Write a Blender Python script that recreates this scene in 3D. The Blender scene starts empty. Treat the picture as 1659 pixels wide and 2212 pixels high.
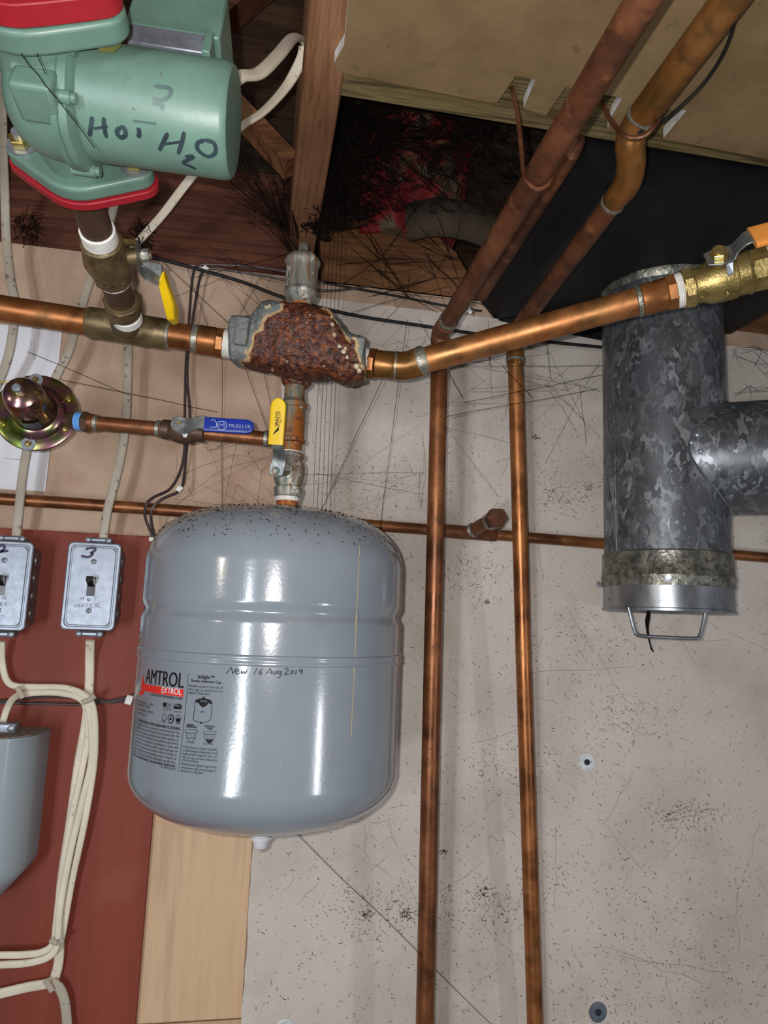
import bpy, math, random
from mathutils import Vector, Matrix, noise
R = random.Random(7)
V = Vector
scn = bpy.context.scene
COL = scn.collection

# ------------------------------------------------------------------ camera
F = 1530.0; CX, CY = 829.5, 1106.0
_d = V((-285, 222, F)).normalized()
_u = V((420, -10606, F)).normalized(); _u = (_u - _d * _u.dot(_d)).normalized()
_r = _d.cross(_u)
if _r.x > 0: pass
_r = V((_d.y*_u.z-_d.z*_u.y, _d.z*_u.x-_d.x*_u.z, _d.x*_u.y-_d.y*_u.x))
if _r.x < 0: _r = -_r
CAM = V((0, -1.0, 1.6))
def cam2w(v): return V((_r.dot(v), _d.dot(v), _u.dot(v)))
def ray(x, y): return cam2w(V(((x-CX)/F, (y-CY)/F, 1.0)))
def pd(x, y, t): return CAM + ray(x, y)*t                 # a measured point: image direction and distance
def pw(x, y, Y):                                          # a measured point on the plane Y behind/in front of the wall
    v = ray(x, y); return CAM + v*((Y-CAM.y)/v.y)
def pz(x, y, z):
    v = ray(x, y); return CAM + v*((z-CAM.z)/v.z)
def cylhit(x, y, O, ax, r):
    v = ray(x, y); w = CAM - O
    vp = v - ax*v.dot(ax); wp = w - ax*w.dot(ax)
    a = vp.dot(vp); b = 2*vp.dot(wp); c = wp.dot(wp)-r*r
    D = max(b*b-4*a*c, 0); t = (-b-math.sqrt(D))/(2*a)
    p = CAM + v*t; n = (p-O); n = (n-ax*n.dot(ax)).normalized()
    return p, n
cd = bpy.data.cameras.new('camera'); cam = bpy.data.objects.new('camera', cd); COL.objects.link(cam)
cd.sensor_fit = 'VERTICAL'; cd.sensor_height = 36; cd.lens = 36*F/2212; cd.clip_start = .01
cxw = cam2w(V((1,0,0))); cyw = cam2w(V((0,-1,0))); czw = cam2w(V((0,0,-1)))
cam.matrix_world = Matrix(((cxw.x,cyw.x,czw.x,CAM.x),(cxw.y,cyw.y,czw.y,CAM.y),(cxw.z,cyw.z,czw.z,CAM.z),(0,0,0,1)))
scn.camera = cam

# ------------------------------------------------------------------ light
w = bpy.data.worlds.new('world'); scn.world = w; w.use_nodes = True
w.node_tree.nodes['Background'].inputs[0].default_value = (.80,.86,1,1)
w.node_tree.nodes['Background'].inputs[1].default_value = .10
def light(kind, loc, power, size=.01, col=(1,1,1), target=None, sy=None):
    l = bpy.data.lights.new(kind.lower()+'_lamp', kind); l.energy = power; l.color = col
    if kind == 'POINT': l.shadow_soft_size = size
    else:
        l.shape = 'RECTANGLE'; l.size = size; l.size_y = sy or size
    o = bpy.data.objects.new(l.name, l); COL.objects.link(o); o.location = loc
    if target is not None: o.rotation_euler = (V(target)-V(loc)).to_track_quat('-Z','Y').to_euler()
    return o
light('POINT', CAM + cam2w(V((-.020,-.010,-.004))), 13.0, .004, (1,.97,.94))        # the phone's flash
light('AREA', (-.92,-2.4,1.36), 13, .12, (.86,.92,1), (0,-.3,1.5), .75)                 # tall window behind the viewer
light('AREA', (-1.13,-2.4,.90), 7, .16, (.9,.95,1), (0,-.3,1.5), .22)
light('AREA', (1.80,-2.3,1.0), 7, .14, (.9,.92,1), (.1,-.2,1.5), .45)                  # second window
light('POINT', (-1.5,-1.6,1.80), 7, .03, (1,.88,.72))                                # bare bulb
scn.view_settings.view_transform = 'Standard'; scn.view_settings.look = 'None'
scn.view_settings.gamma = 1; scn.view_settings.exposure = 0.18; scn.view_settings.use_curve_mapping = False

# ------------------------------------------------------------------ materials
def lin(c):
    return tuple(((x/255)/12.92 if x/255 <= .04045 else ((x/255+.055)/1.055)**2.4) for x in c)+(1,)
MATS = {}
def mat(name, cols, scale=20, detail=4, stretch=(1,1,1), rough=.5, metal=0, bump=0, bscale=None, speck=None, lo=.35, hi=.65, spec=.5, coat=0, rr=0, extra=None, voro=False, sweep=0):
    """cols: list of srgb 0-255 laid over noise; speck=(colour, scale, threshold, amount)"""
    m = bpy.data.materials.new(name); m.use_nodes = True; nt = m.node_tree; N = nt.nodes; L = nt.links
    b = N['Principled BSDF']; b.inputs['Roughness'].default_value = rough; b.inputs['Metallic'].default_value = metal
    b.inputs['Specular IOR Level'].default_value = spec; b.inputs['Coat Weight'].default_value = coat
    b.inputs['Coat Roughness'].default_value = .12
    tc = N.new('ShaderNodeTexCoord'); mp = N.new('ShaderNodeMapping'); mp.inputs['Scale'].default_value = stretch
    L.new(tc.outputs['Object'], mp.inputs[0])
    if voro:
        nz = N.new('ShaderNodeTexVoronoi'); nz.inputs['Scale'].default_value = scale
        dn = N.new('ShaderNodeTexNoise'); dn.inputs['Scale'].default_value = scale*.7; dn.inputs['Detail'].default_value = 3
        L.new(mp.outputs[0], dn.inputs[0]); mx = N.new('ShaderNodeMix'); mx.data_type = 'VECTOR'; mx.inputs[0].default_value = .06
        L.new(mp.outputs[0], mx.inputs[4]); L.new(dn.outputs['Color'], mx.inputs[5]); L.new(mx.outputs[1], nz.inputs['Vector'])
        sep = N.new('ShaderNodeSeparateColor'); L.new(nz.outputs['Color'], sep.inputs[0]); fac = sep.outputs[0]
    else:
        nz = N.new('ShaderNodeTexNoise'); nz.inputs['Scale'].default_value = scale; nz.inputs['Detail'].default_value = detail
        nz.inputs['Roughness'].default_value = .6
        L.new(mp.outputs[0], nz.inputs[0]); fac = nz.outputs[0]
    cr = N.new('ShaderNodeValToRGB'); e = cr.color_ramp.elements
    n = len(cols)
    while len(e) < n: e.new(.5)
    for i, c in enumerate(cols):
        e[i].position = lo + (hi-lo)*i/max(n-1,1); e[i].color = lin(c)
    L.new(fac, cr.inputs[0]); out = cr.outputs[0]
    specks = speck if isinstance(speck, list) else ([speck] if speck else [])
    for (sc, ss, th, am) in specks:
        n2 = N.new('ShaderNodeTexNoise'); n2.inputs['Scale'].default_value = ss; n2.inputs['Detail'].default_value = 3
        L.new(tc.outputs['Object'], n2.inputs[0])
        r2 = N.new('ShaderNodeValToRGB'); r2.color_ramp.elements[0].position = th; r2.color_ramp.elements[1].position = th+(.03 if ss > 80 else .16)
        L.new(n2.outputs[0], r2.inputs[0]); mu = N.new('ShaderNodeMath'); mu.operation = 'MULTIPLY'; mu.inputs[1].default_value = am
        L.new(r2.outputs[0], mu.inputs[0]); mm = N.new('ShaderNodeMix'); mm.data_type = 'RGBA'
        L.new(mu.outputs[0], mm.inputs[0]); L.new(out, mm.inputs[6]); mm.inputs[7].default_value = lin(sc); out = mm.outputs[2]
    L.new(out, b.inputs['Base Color'])
    if rr:
        n3 = N.new('ShaderNodeTexNoise'); n3.inputs['Scale'].default_value = scale*2; L.new(mp.outputs[0], n3.inputs[0])
        mr = N.new('ShaderNodeMapRange'); mr.inputs[3].default_value = rough-rr; mr.inputs[4].default_value = rough+rr
        mr.inputs[1].default_value = .3; mr.inputs[2].default_value = .7
        L.new(n3.outputs[0], mr.inputs[0]); L.new(mr.outputs[0], b.inputs['Roughness'])
    if bump:
        n4 = N.new('ShaderNodeTexNoise'); n4.inputs['Scale'].default_value = bscale or scale*4; n4.inputs['Detail'].default_value = 4
        L.new(mp.outputs[0], n4.inputs[0]); bp = N.new('ShaderNodeBump'); bp.inputs['Strength'].default_value = 1
        bp.inputs['Distance'].default_value = bump; L.new(n4.outputs[0], bp.inputs['Height']); L.new(bp.outputs[0], b.inputs['Normal'])
    MATS[name] = m
    if extra: extra(m, N, L, b, tc, out)
    return m
def wood(name, cols, axis, scale=9, rings=60, rough=.75, dark=None, wob=.02):
    """plain-sawn grain: bands across, long along axis (0,1,2)"""
    m = bpy.data.materials.new(name); m.use_nodes = True; nt = m.node_tree; N = nt.nodes; L = nt.links
    b = N['Principled BSDF']; b.inputs['Roughness'].default_value = rough; b.inputs['Specular IOR Level'].default_value = .25
    tc = N.new('ShaderNodeTexCoord'); mp = N.new('ShaderNodeMapping'); s = [1,1,1]; s[axis] = .06
    mp.inputs['Scale'].default_value = s; L.new(tc.outputs['Object'], mp.inputs[0])
    n1 = N.new('ShaderNodeTexNoise'); n1.inputs['Scale'].default_value = scale; n1.inputs['Detail'].default_value = 2; L.new(mp.outputs[0], n1.inputs[0])
    mu = N.new('ShaderNodeMath'); mu.operation = 'MULTIPLY'; mu.inputs[1].default_value = rings; L.new(n1.outputs[0], mu.inputs[0])
    si = N.new('ShaderNodeMath'); si.operation = 'PINGPONG'; si.inputs[1].default_value = 1.0; L.new(mu.outputs[0], si.inputs[0])
    n2 = N.new('ShaderNodeTexNoise'); n2.inputs['Scale'].default_value = scale*25; n2.inputs['Detail'].default_value = 5; L.new(mp.outputs[0], n2.inputs[0])
    ad = N.new('ShaderNodeMath'); ad.operation = 'MULTIPLY_ADD'; ad.inputs[1].default_value = .5; L.new(si.outputs[0], ad.inputs[0]); L.new(n2.outputs[0], ad.inputs[2])
    cr = N.new('ShaderNodeValToRGB'); e = cr.color_ramp.elements
    while len(e) < len(cols): e.new(.5)
    for i, c in enumerate(cols): e[i].position = .3+.7*i/(len(cols)-1); e[i].color = lin(c)
    L.new(ad.outputs[0], cr.inputs[0]); out = cr.outputs[0]
    if dark:
        n5 = N.new('ShaderNodeTexNoise'); n5.inputs['Scale'].default_value = 6; n5.inputs['Detail'].default_value = 5; L.new(tc.outputs['Object'], n5.inputs[0])
        r5 = N.new('ShaderNodeValToRGB'); r5.color_ramp.elements[0].position = .45; r5.color_ramp.elements[1].position = .8; L.new(n5.outputs[0], r5.inputs[0])
        mm = N.new('ShaderNodeMix'); mm.data_type = 'RGBA'; L.new(r5.outputs[0], mm.inputs[0]); L.new(out, mm.inputs[6]); mm.inputs[7].default_value = lin(dark); out = mm.outputs[2]
    L.new(out, b.inputs['Base Color'])
    bp = N.new('ShaderNodeBump'); bp.inputs['Distance'].default_value = .0006; L.new(n2.outputs[0], bp.inputs['Height']); L.new(bp.outputs[0], b.inputs['Normal'])
    MATS[name] = m; return m

mat('copper_bright', [(116,70,38),(160,100,56),(182,122,74)], 14, 5, rough=.4, metal=.7, rr=.1, bump=.0002, bscale=60, speck=[((96,60,34), 45, .52, .6), ((120,96,56), 18, .56, .6)])
mat('copper_brown', [(96,58,34),(130,80,48),(156,102,62)], 12, 5, rough=.42, metal=.6, rr=.1, bump=.0002, bscale=70, speck=[((74,46,30), 40, .52, .6), ((30,22,18), 300, .68, .9)])
mat('copper_olive', [(112,80,38),(140,94,46),(156,108,60)], 16, 5, rough=.38, metal=.6, rr=.1, bump=.0002, bscale=70, speck=[((88,70,44), 60, .52, .6), ((30,22,18), 300, .7, .9)])
mat('copper_dark', [(80,46,30),(108,64,40),(124,78,50)], 12, 5, rough=.5, metal=.4, rr=.08, bump=.0003, bscale=80, speck=[((54,36,28), 35, .5, .6), ((150,100,62), 60, .58, .7), ((24,18,16), 320, .68, .9)])
mat('solder', [(120,120,110),(170,165,150)], 200, 4, rough=.45, metal=.7, bump=.0006, bscale=300)
mat('galvanized', [(74,78,82),(94,98,102),(112,116,120),(150,154,158)], 92, stretch=(1,1,.6), rough=.4, metal=.5, voro=True, lo=.1, hi=1, speck=[((92,95,99), 30, .46, .7), ((60,60,60), 26, .60, .5), ((34,34,34), 260, .70, .7)])
mat('galvanized_clean', [(120,124,128),(165,168,172)], 30, stretch=(1,1,.4), rough=.34, metal=.8, speck=((60,62,64), 90, .66, .5))
mat('foil_tape', [(84,84,78),(112,111,103),(150,149,138)], 60, 6, rough=.36, metal=.55, bump=.0010, bscale=220, speck=[((62,60,52), 140, .58, .6), ((120,106,66), 22, .60, .4)])
mat('tank_grey', [(120,128,136),(128,136,144)], 8, 3, rough=.17, spec=.6, coat=.35, bump=.00007, bscale=300,
    speck=[((176,168,128), 160, .735, .8)])
mat('pump_green', [(88,116,104),(96,126,113),(102,134,120)], 14, 4, rough=.4, spec=.5, bump=.0002, bscale=120, speck=[((70,90,80), 60, .66, .5), ((90,70,62), 140, .76, .8)])
mat('cast_red', [(140,20,32),(160,26,40)], 18, 4, rough=.5, bump=.0004, bscale=90, speck=((100,40,38), 60, .62, .6))
mat('plywood_tan', [(168,142,122),(186,159,137),(196,170,148)], 7, 6, stretch=(1,1,.5), rough=.85, spec=.2, bump=.0003, bscale=300, speck=[((160,126,104), 13, .50, .45), ((110,84,64), 420, .64, .5)])
wood('pine_light', [(198,164,130),(208,176,142),(188,156,126)], 2, 5, 7)
wood('joist_wood', [(112,78,54),(150,110,80),(124,86,60)], 1, 16, 26, dark=(98,66,46))
wood('rim_wood', [(84,48,34),(110,66,48),(76,44,32)], 0, 12, 18, dark=(66,38,26))
wood('block_wood', [(110,74,46),(138,96,62),(96,62,40)], 0, 8, 16, dark=(84,54,34))
wood('strip_wood', [(92,80,50),(124,110,74),(82,70,44)], 0, 14, 40)
wood('dark_deck', [(60,44,32),(80,60,44),(54,38,28)], 0, 9, 12)
mat('backboard_red', [(112,46,30),(124,52,35),(136,62,43)], 10, 5, stretch=(1,1,.08), rough=.62, spec=.35, bump=.0002, bscale=120, speck=[((156,92,72), 500, .68, .6), ((146,88,72), 9, .60, .35)])
mat('drywall', [(184,173,163),(198,187,177),(204,195,185)], 5, 5, rough=.8, spec=.3, bump=.0002, bscale=300,
    speck=[((120,112,96), 320, .66, .6), ((52,48,44), 460, .70, .85), ((165,155,135), 9, .60, .5)])
mat('ceiling_tan', [(112,92,64),(126,105,75),(134,113,82)], 10, 6, rough=.9, spec=.15, bump=.0003, bscale=200, speck=[((78,60,40), 60, .64, .6), ((86,66,44), 14, .54, .5)])
mat('gypsum', [(200,198,196),(225,224,222)], 60, 3, rough=.9)
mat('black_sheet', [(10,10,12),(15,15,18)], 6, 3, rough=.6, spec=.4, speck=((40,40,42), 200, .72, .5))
mat('brass', [(130,112,66),(158,138,86),(172,152,98)], 60, 4, rough=.4, metal=.75, bump=.0004, bscale=400)
mat('bronze_dull', [(92,78,54),(120,104,74),(134,116,80)], 40, 4, rough=.45, metal=.6, bump=.0003, bscale=200, speck=((64,50,36), 60, .58, .7))
mat('nipple_brown', [(78,60,46),(96,74,58)], 20, 4, stretch=(1,.3,1), rough=.5, metal=.5)
mat('corroded', [(84,100,100),(128,118,98),(154,98,48),(170,96,34)], 50, 6, stretch=(1,1,.25), rough=.6, metal=.35, bump=.0012, bscale=240, speck=[((205,200,190), 110, .66, .8), ((92,60,42), 90, .60, .6)])
mat('corroded_grey', [(86,90,86),(128,128,120),(150,148,138),(134,84,40)], 60, 6, rough=.55, metal=.4, bump=.001, bscale=240, speck=[((214,210,200), 90, .60, .8)], stretch=(1,1,.18))
mat('rusty_metal', [(120,60,32),(165,92,40),(190,130,70)], 120, 5, rough=.8, bump=.001, bscale=300)
mat('cable_cream', [(206,196,176),(222,212,192)], 18, 4, rough=.45, spec=.4, speck=((140,130,112), 120, .68, .6))
mat('cable_grey', [(160,150,134),(178,168,150)], 18, 4, rough=.5, spec=.4, speck=((90,82,70), 140, .64, .7))
mat('wire_brown', [(58,48,48),(72,60,60)], 60, 2, rough=.45)
mat('wire_black', [(12,10,10),(20,17,16)], 60, 2, rough=.7)
mat('zinc', [(138,145,156),(156,163,174)], 120, 4, rough=.42, metal=.6, rr=.05)
mat('zinc_side', [(120,124,130),(150,154,160)], 60, 4, rough=.36, metal=.8)
mat('steel_worn', [(120,124,124),(160,164,162)], 60, 5, rough=.4, metal=.75, bump=.0003, bscale=200, speck=((84,84,80), 60, .6, .6))
mat('yellow_vinyl', [(222,182,10),(236,198,20)], 20, 2, rough=.4, speck=((190,150,30), 200, .7, .6))
mat('blue_vinyl', [(24,44,138),(32,54,156)], 20, 2, rough=.3)
mat('orange_vinyl', [(222,140,58),(234,152,70)], 10, 2, rough=.4)
mat('white_tape', [(214,212,206),(238,236,232)], 90, 3, rough=.7, bump=.0005, bscale=200)
mat('blue_tape', [(92,150,214),(110,168,232)], 60, 3, rough=.5, bump=.0005, bscale=200)
mat('ink', [(22,22,30),(30,30,40)], 60, 2, rough=.6)
mat('ink_faded', [(30,44,52),(46,66,70)], 60, 2, rough=.5)
mat('ink_purple', [(40,28,66),(60,44,90)], 90, 2, rough=.5)
mat('pencil', [(112,116,128),(130,134,146)], 200, 2, rough=.6)
mat('print_black', [(18,18,20),(22,22,24)], 10, 1, rough=.35)
mat('print_red', [(206,44,36),(214,52,44)], 10, 1, rough=.35)
mat('print_grey', [(124,132,140),(128,136,144)], 10, 1, rough=.35)
mat('print_white', [(205,212,216),(215,222,226)], 10, 1, rough=.35)
mat('enclosure_grey', [(140,152,158),(148,160,166)], 6, 2, rough=.42, spec=.5, coat=.1)
mat('dust', [(120,104,88),(170,160,150),(80,66,54)], 300, 3, rough=1)
mat('black_plastic', [(26,20,20),(32,26,26)], 30, 2, rough=.22)
mat('scale_cream', [(170,150,118),(204,190,164)], 200, rough=.9, bump=.0008, bscale=400)
mat('paper', [(214,214,220),(226,226,232)], 8, 3, rough=.8)
mat('gold_zinc', [(70,84,30),(150,160,60),(150,100,120),(96,120,50),(186,170,84)], 16, 2, rough=.22, metal=.9, lo=.3, hi=.7)
mat('violet_zinc', [(140,100,110),(150,130,90),(110,84,96)], 22, 2, rough=.18, metal=.92)
mat('screw_gold', [(196,176,100),(214,196,124)], 40, 2, rough=.25, metal=.9)
mat('cobweb_dust', [(16,13,12),(30,25,22)], 60, 2, rough=1, spec=.05)
mat('cobweb_thin', [(64,56,50),(92,82,74)], 40, 2, rough=1, spec=.05)
mat('batt_red', [(120,26,32),(140,36,40),(110,92,68)], 16, 2, rough=.7, lo=.40, hi=.60)
mat('batt_paper', [(54,44,34),(72,60,46)], 14, 3, rough=.85)
mat('concrete', [(110,106,100),(130,126,118)], 8, 5, rough=.9)
mat('clear_cap', [(190,190,194),(210,210,214)], 30, 2, rough=.12, spec=.8)

# scoop: grey paint left at both ends, rust across the middle and the bottom
def scoop_extra(m, N, L, b, tc, out):
    sx = N.new('ShaderNodeSeparateXYZ'); L.new(tc.outputs['Object'], sx.inputs[0])
    n = N.new('ShaderNodeTexNoise'); n.inputs['Scale'].default_value = 34; n.inputs['Detail'].default_value = 6; L.new(tc.outputs['Object'], n.inputs[0])
    ab = N.new('ShaderNodeMath'); ab.operation = 'ABSOLUTE'
    a0 = N.new('ShaderNodeMath'); a0.operation = 'ADD'; a0.inputs[1].default_value = .008; L.new(sx.outputs[0], a0.inputs[0]); L.new(a0.outputs[0], ab.inputs[0])
    z = N.new('ShaderNodeMath'); z.operation = 'MULTIPLY_ADD'; z.inputs[1].default_value = .62; L.new(sx.outputs[2], z.inputs[0]); L.new(ab.outputs[0], z.inputs[2])
    q = N.new('ShaderNodeMath'); q.operation = 'MULTIPLY_ADD'; q.inputs[1].default_value = .055; L.new(n.outputs[0], q.inputs[0]); L.new(z.outputs[0], q.inputs[2])
    cr = N.new('ShaderNodeValToRGB'); e = cr.color_ramp.elements
    cs = [(.058,(70,32,26)),(.068,(104,44,32)),(.073,(190,160,110)),(.077,(112,116,114)),(.090,(106,110,108)),(.11,(118,122,120))]
    mr = N.new('ShaderNodeMath'); mr.operation = 'MULTIPLY'; mr.inputs[1].default_value = 5.0; L.new(q.outputs[0], mr.inputs[0])
    while len(e) < len(cs): e.new(.5)
    for i, (p, c) in enumerate(cs): e[i].position = p*5; e[i].color = lin(c)
    L.new(mr.outputs[0], cr.inputs[0])
    n2 = N.new('ShaderNodeTexNoise'); n2.inputs['Scale'].default_value = 150; n2.inputs['Detail'].default_value = 10; n2.inputs['Roughness'].default_value = .8; L.new(tc.outputs['Object'], n2.inputs[0])
    r2 = N.new('ShaderNodeValToRGB'); e2 = r2.color_ramp.elements
    for k in range(3): e2.new(.5)
    for i, (p, c) in enumerate([(.38,(34,20,18)),(.46,(62,30,22)),(.53,(92,46,26)),(.62,(136,76,34)),(.76,(190,160,118))]): e2[i].position = p; e2[i].color = lin(c)
    L.new(n2.outputs[0], r2.inputs[0])
    st = N.new('ShaderNodeMath'); st.operation = 'LESS_THAN'; st.inputs[1].default_value = .070*5; L.new(mr.outputs[0], st.inputs[0])
    mm = N.new('ShaderNodeMix'); mm.data_type = 'RGBA'; L.new(st.outputs[0], mm.inputs[0]); L.new(cr.outputs[0], mm.inputs[6]); L.new(r2.outputs[0], mm.inputs[7])
    L.new(mm.outputs[2], b.inputs['Base Color'])
mat('scoop_iron', [(110,50,34),(110,50,34)], 20, rough=.5, bump=.0034, bscale=190, extra=scoop_extra)

# ------------------------------------------------------------------ mesh helpers
def catmull(pts, k=8):
    pts = [V(p) for p in pts]
    if len(pts) < 3: return pts
    P = [pts[0]*2-pts[1]] + pts + [pts[-1]*2-pts[-2]]; out = []
    for i in range(1, len(P)-2):
        a, b, c, d = P[i-1:i+3]
        for j in range(k):
            t = j/k
            out.append(.5*((2*b)+(c-a)*t+(2*a-5*b+4*c-d)*t*t+(3*b-a-3*c+d)*t**3))
    out.append(pts[-1]); return out
def perp(a):
    a = a.normalized(); h = V((0,0,1)) if abs(a.z) < .9 else V((0,1,0))
    x = h.cross(a).normalized(); return x, a.cross(x)
class MB:
    def __init__(s): s.v = []; s.f = []
    def ring(s, pts):
        i = len(s.v); s.v += [V(p) for p in pts]; return list(range(i, i+len(pts)))
    def skin(s, rings, close=True, cap=(True,True)):
        for A, B in zip(rings, rings[1:]):
            n = len(A)
            for i in range(n if close else n-1):
                j = (i+1) % n; s.f.append((A[i], A[j], B[j], B[i]))
        if cap[0]: s.f.append(tuple(reversed(rings[0])))
        if cap[1]: s.f.append(tuple(rings[-1]))
    def tube(s, pts, r, n=12, cap=(True,True), flat=None, nrm=None):
        pts = [V(p) for p in pts]; m = len(pts); rr = r if isinstance(r,(list,tuple)) else [r]*m
        rings = []; t0 = None; x = None
        for i, p in enumerate(pts):
            t = (pts[min(i+1,m-1)]-pts[max(i-1,0)])
            if t.length < 1e-9: t = V((0,0,1))
            t.normalize()
            if nrm is not None:
                y = V(nrm) - t*t.dot(V(nrm))
                if y.length < 1e-4: y = perp(t)[0]
                y.normalize(); x = t.cross(y)
            elif x is None: x, y = perp(t)
            else:
                x = (x - t*t.dot(x)).normalized(); y = t.cross(x)
            if flat: a, b = flat; sc = rr[i]
            else: a = b = rr[i]; sc = 1
            rings.append(s.ring([p + x*math.cos(2*math.pi*k/n)*a*sc + y*math.sin(2*math.pi*k/n)*b*sc for k in range(n)]))
        s.skin(rings, cap=cap); return s
    def lathe(s, O, ax, prof, n=40, fn=None):
        O = V(O); ax = V(ax).normalized(); x, y = perp(ax); rings = []
        for (h, r) in prof:
            r = max(r, 1e-5)
            rings.append(s.ring([O+ax*h+(x*math.cos(2*math.pi*k/n)+y*math.sin(2*math.pi*k/n))*(r*(fn(k/n) if fn else 1)) for k in range(n)]))
        s.skin(rings); return s
    def cyl(s, a, b, r, n=24, r2=None):
        a = V(a); b = V(b); return s.tube([a,b], [r, r2 or r], n)
    def hexa(s, a, b, r, sides=6, rot=0):
        a = V(a); b = V(b); ax = (b-a).normalized(); x, y = perp(ax); R_ = []
        e = min((b-a).length*.15, r*.08)
        for p, q in ((a, r-e), (a+ax*e, r), (b-ax*e, r), (b, r-e)):
            R_.append(s.ring([p+(x*math.cos(rot+2*math.pi*k/sides)+y*math.sin(rot+2*math.pi*k/sides))*q for k in range(sides)]))
        s.skin(R_); return s
    def prism(s, pts, off):
        a = s.ring(pts); b = s.ring([V(p)+V(off) for p in pts]); s.skin([a,b]); return s
    def box(s, lo, hi):
        x0,y0,z0 = lo; x1,y1,z1 = hi
        return s.prism([(x0,y0,z0),(x1,y0,z0),(x1,y1,z0),(x0,y1,z0)], (0,0,z1-z0))
    def obox(s, c, ax, ay, az, h):
        c = V(c); ax, ay, az = V(ax), V(ay), V(az)
        return s.prism([c-az*h[2]+ax*sx*h[0]+ay*sy*h[1] for sx, sy in ((-1,-1),(1,-1),(1,1),(-1,1))], az*2*h[2])
    def build(s, name, m, parent=None, bevel=0, sharp=35, seg=2, sub=0):
        o0 = V((0,0,0))
        if parent is not None:
            o0 = WL.get(parent.name, V((0,0,0)))
        me = bpy.data.meshes.new(name); me.from_pydata([tuple(p-o0) for p in s.v], [], s.f); me.validate(); me.update()
        import bmesh
        bm = bmesh.new(); bm.from_mesh(me); bmesh.ops.recalc_face_normals(bm, faces=bm.faces); bm.to_mesh(me); bm.free()
        me.materials.append(MATS[m] if isinstance(m, str) else m)
        me.shade_smooth(); me.set_sharp_from_angle(angle=math.radians(sharp))
        o = bpy.data.objects.new(name, me); COL.objects.link(o)
        if parent is not None: o.parent = parent; WL[o.name] = o0
        if bevel:
            b = o.modifiers.new('bevel', 'BEVEL'); b.width = bevel; b.segments = seg; b.limit_method = 'ANGLE'; b.angle_limit = math.radians(40)
        return o
WL = {}
def tag(o, label=None, cat=None, group=None, kind=None):
    if label: o['label'] = label
    if cat: o['category'] = cat
    if group: o['group'] = group
    if kind: o['kind'] = kind
    return o
def thing(name, loc, label, cat, group=None):
    o = bpy.data.objects.new(name, None); COL.objects.link(o); o.location = loc; o.empty_display_size = .02
    WL[o.name] = V(loc); return tag(o, label, cat, group)
def one(mb, name, m, label, cat, group=None, kind=None, loc=None, **k):
    """a top-level thing that is a single mesh, its origin set at loc"""
    loc = V(loc) if loc is not None else mb.v[0].copy()
    v0 = mb.v; mb.v = [p-loc for p in v0]
    o = mb.build(name, m, None, **k); o.location = loc; mb.v = v0
    return tag(o, label, cat, group, kind)
def struct(mb, name, m, **k):
    o = mb.build(name, m, None, **k); o['kind'] = 'structure'; return o
# ink / print --------------------------------------------------------------
def ink(mb, strokes, hit, wpx, lift=.0003, k=5):
    """strokes: lists of image points; hit -> (point, normal); ribbons laid on the surface"""
    for st in strokes:
        c = catmull([V((a,b,0)) for a, b in st], k); L_ = []
        hp = [hit(p.x, p.y) for p in c]; P_ = [h[0]+h[1]*lift for h in hp]
        dist = (P_[0]-CAM).length; wd = wpx*dist/F/2
        A = []; B = []
        for i, p in enumerate(P_):
            t = (P_[min(i+1,len(P_)-1)]-P_[max(i-1,0)]).normalized(); s = t.cross(hp[i][1]).normalized()
            e = .6 if i in (0, len(P_)-1) else 1
            A.append(p+s*wd*e); B.append(p-s*wd*e)
        a = mb.ring(A); b = mb.ring(B); mb.skin([a,b], close=False, cap=(False,False))
def text2d(s, size=1.0, spacing=1.0):
    cu = bpy.data.curves.new('t', 'FONT'); cu.body = s; cu.size = size; cu.space_character = spacing; cu.resolution_u = 3
    o = bpy.data.objects.new('t', cu); COL.objects.link(o)
    me = o.to_mesh(); v = [(p.co.x, p.co.y) for p in me.vertices]; f = [tuple(q.vertices) for q in me.polygons]
    o.to_mesh_clear(); bpy.data.objects.remove(o); bpy.data.curves.remove(cu)
    return v, f
def put_text(mb, s, fmap, w=None, h=None, bold=0, spacing=1.0, maxw=None):
    """text in a box [0,w]x[0,h] given to fmap(u,v)->point"""
    v, f = text2d(s, 1.0, spacing)
    if not v: return
    x0 = min(a for a,_ in v); x1 = max(a for a,_ in v); y0 = 0; y1 = .70
    sy = h/(y1-y0); sx = (w/(x1-x0)) if w else sy
    offs = [(0,0)] + ([(bold,0)] if bold else [])
    for ox, oy in offs:
        i = len(mb.v)
        for a, b in v: mb.v.append(fmap((a-x0)*sx+ox, (b-y0)*sy+oy))
        mb.f += [tuple(i+j for j in q) for q in f]

WALLN = V((0,-1,0))
ZC = 2.098
# ------------------------------------------------------------------ structure
struct(MB().box((-2.2,0,0),(2.4,.02,ZC)), 'wall_back', 'plywood_tan')
struct(MB().box((-2.2,-3.2,-.05),(2.4,.02,0)), 'floor', 'concrete')
struct(MB().box((-2.2,-3.2,2.36),(2.4,.30,2.38)), 'ceiling', 'dark_deck')
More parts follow.
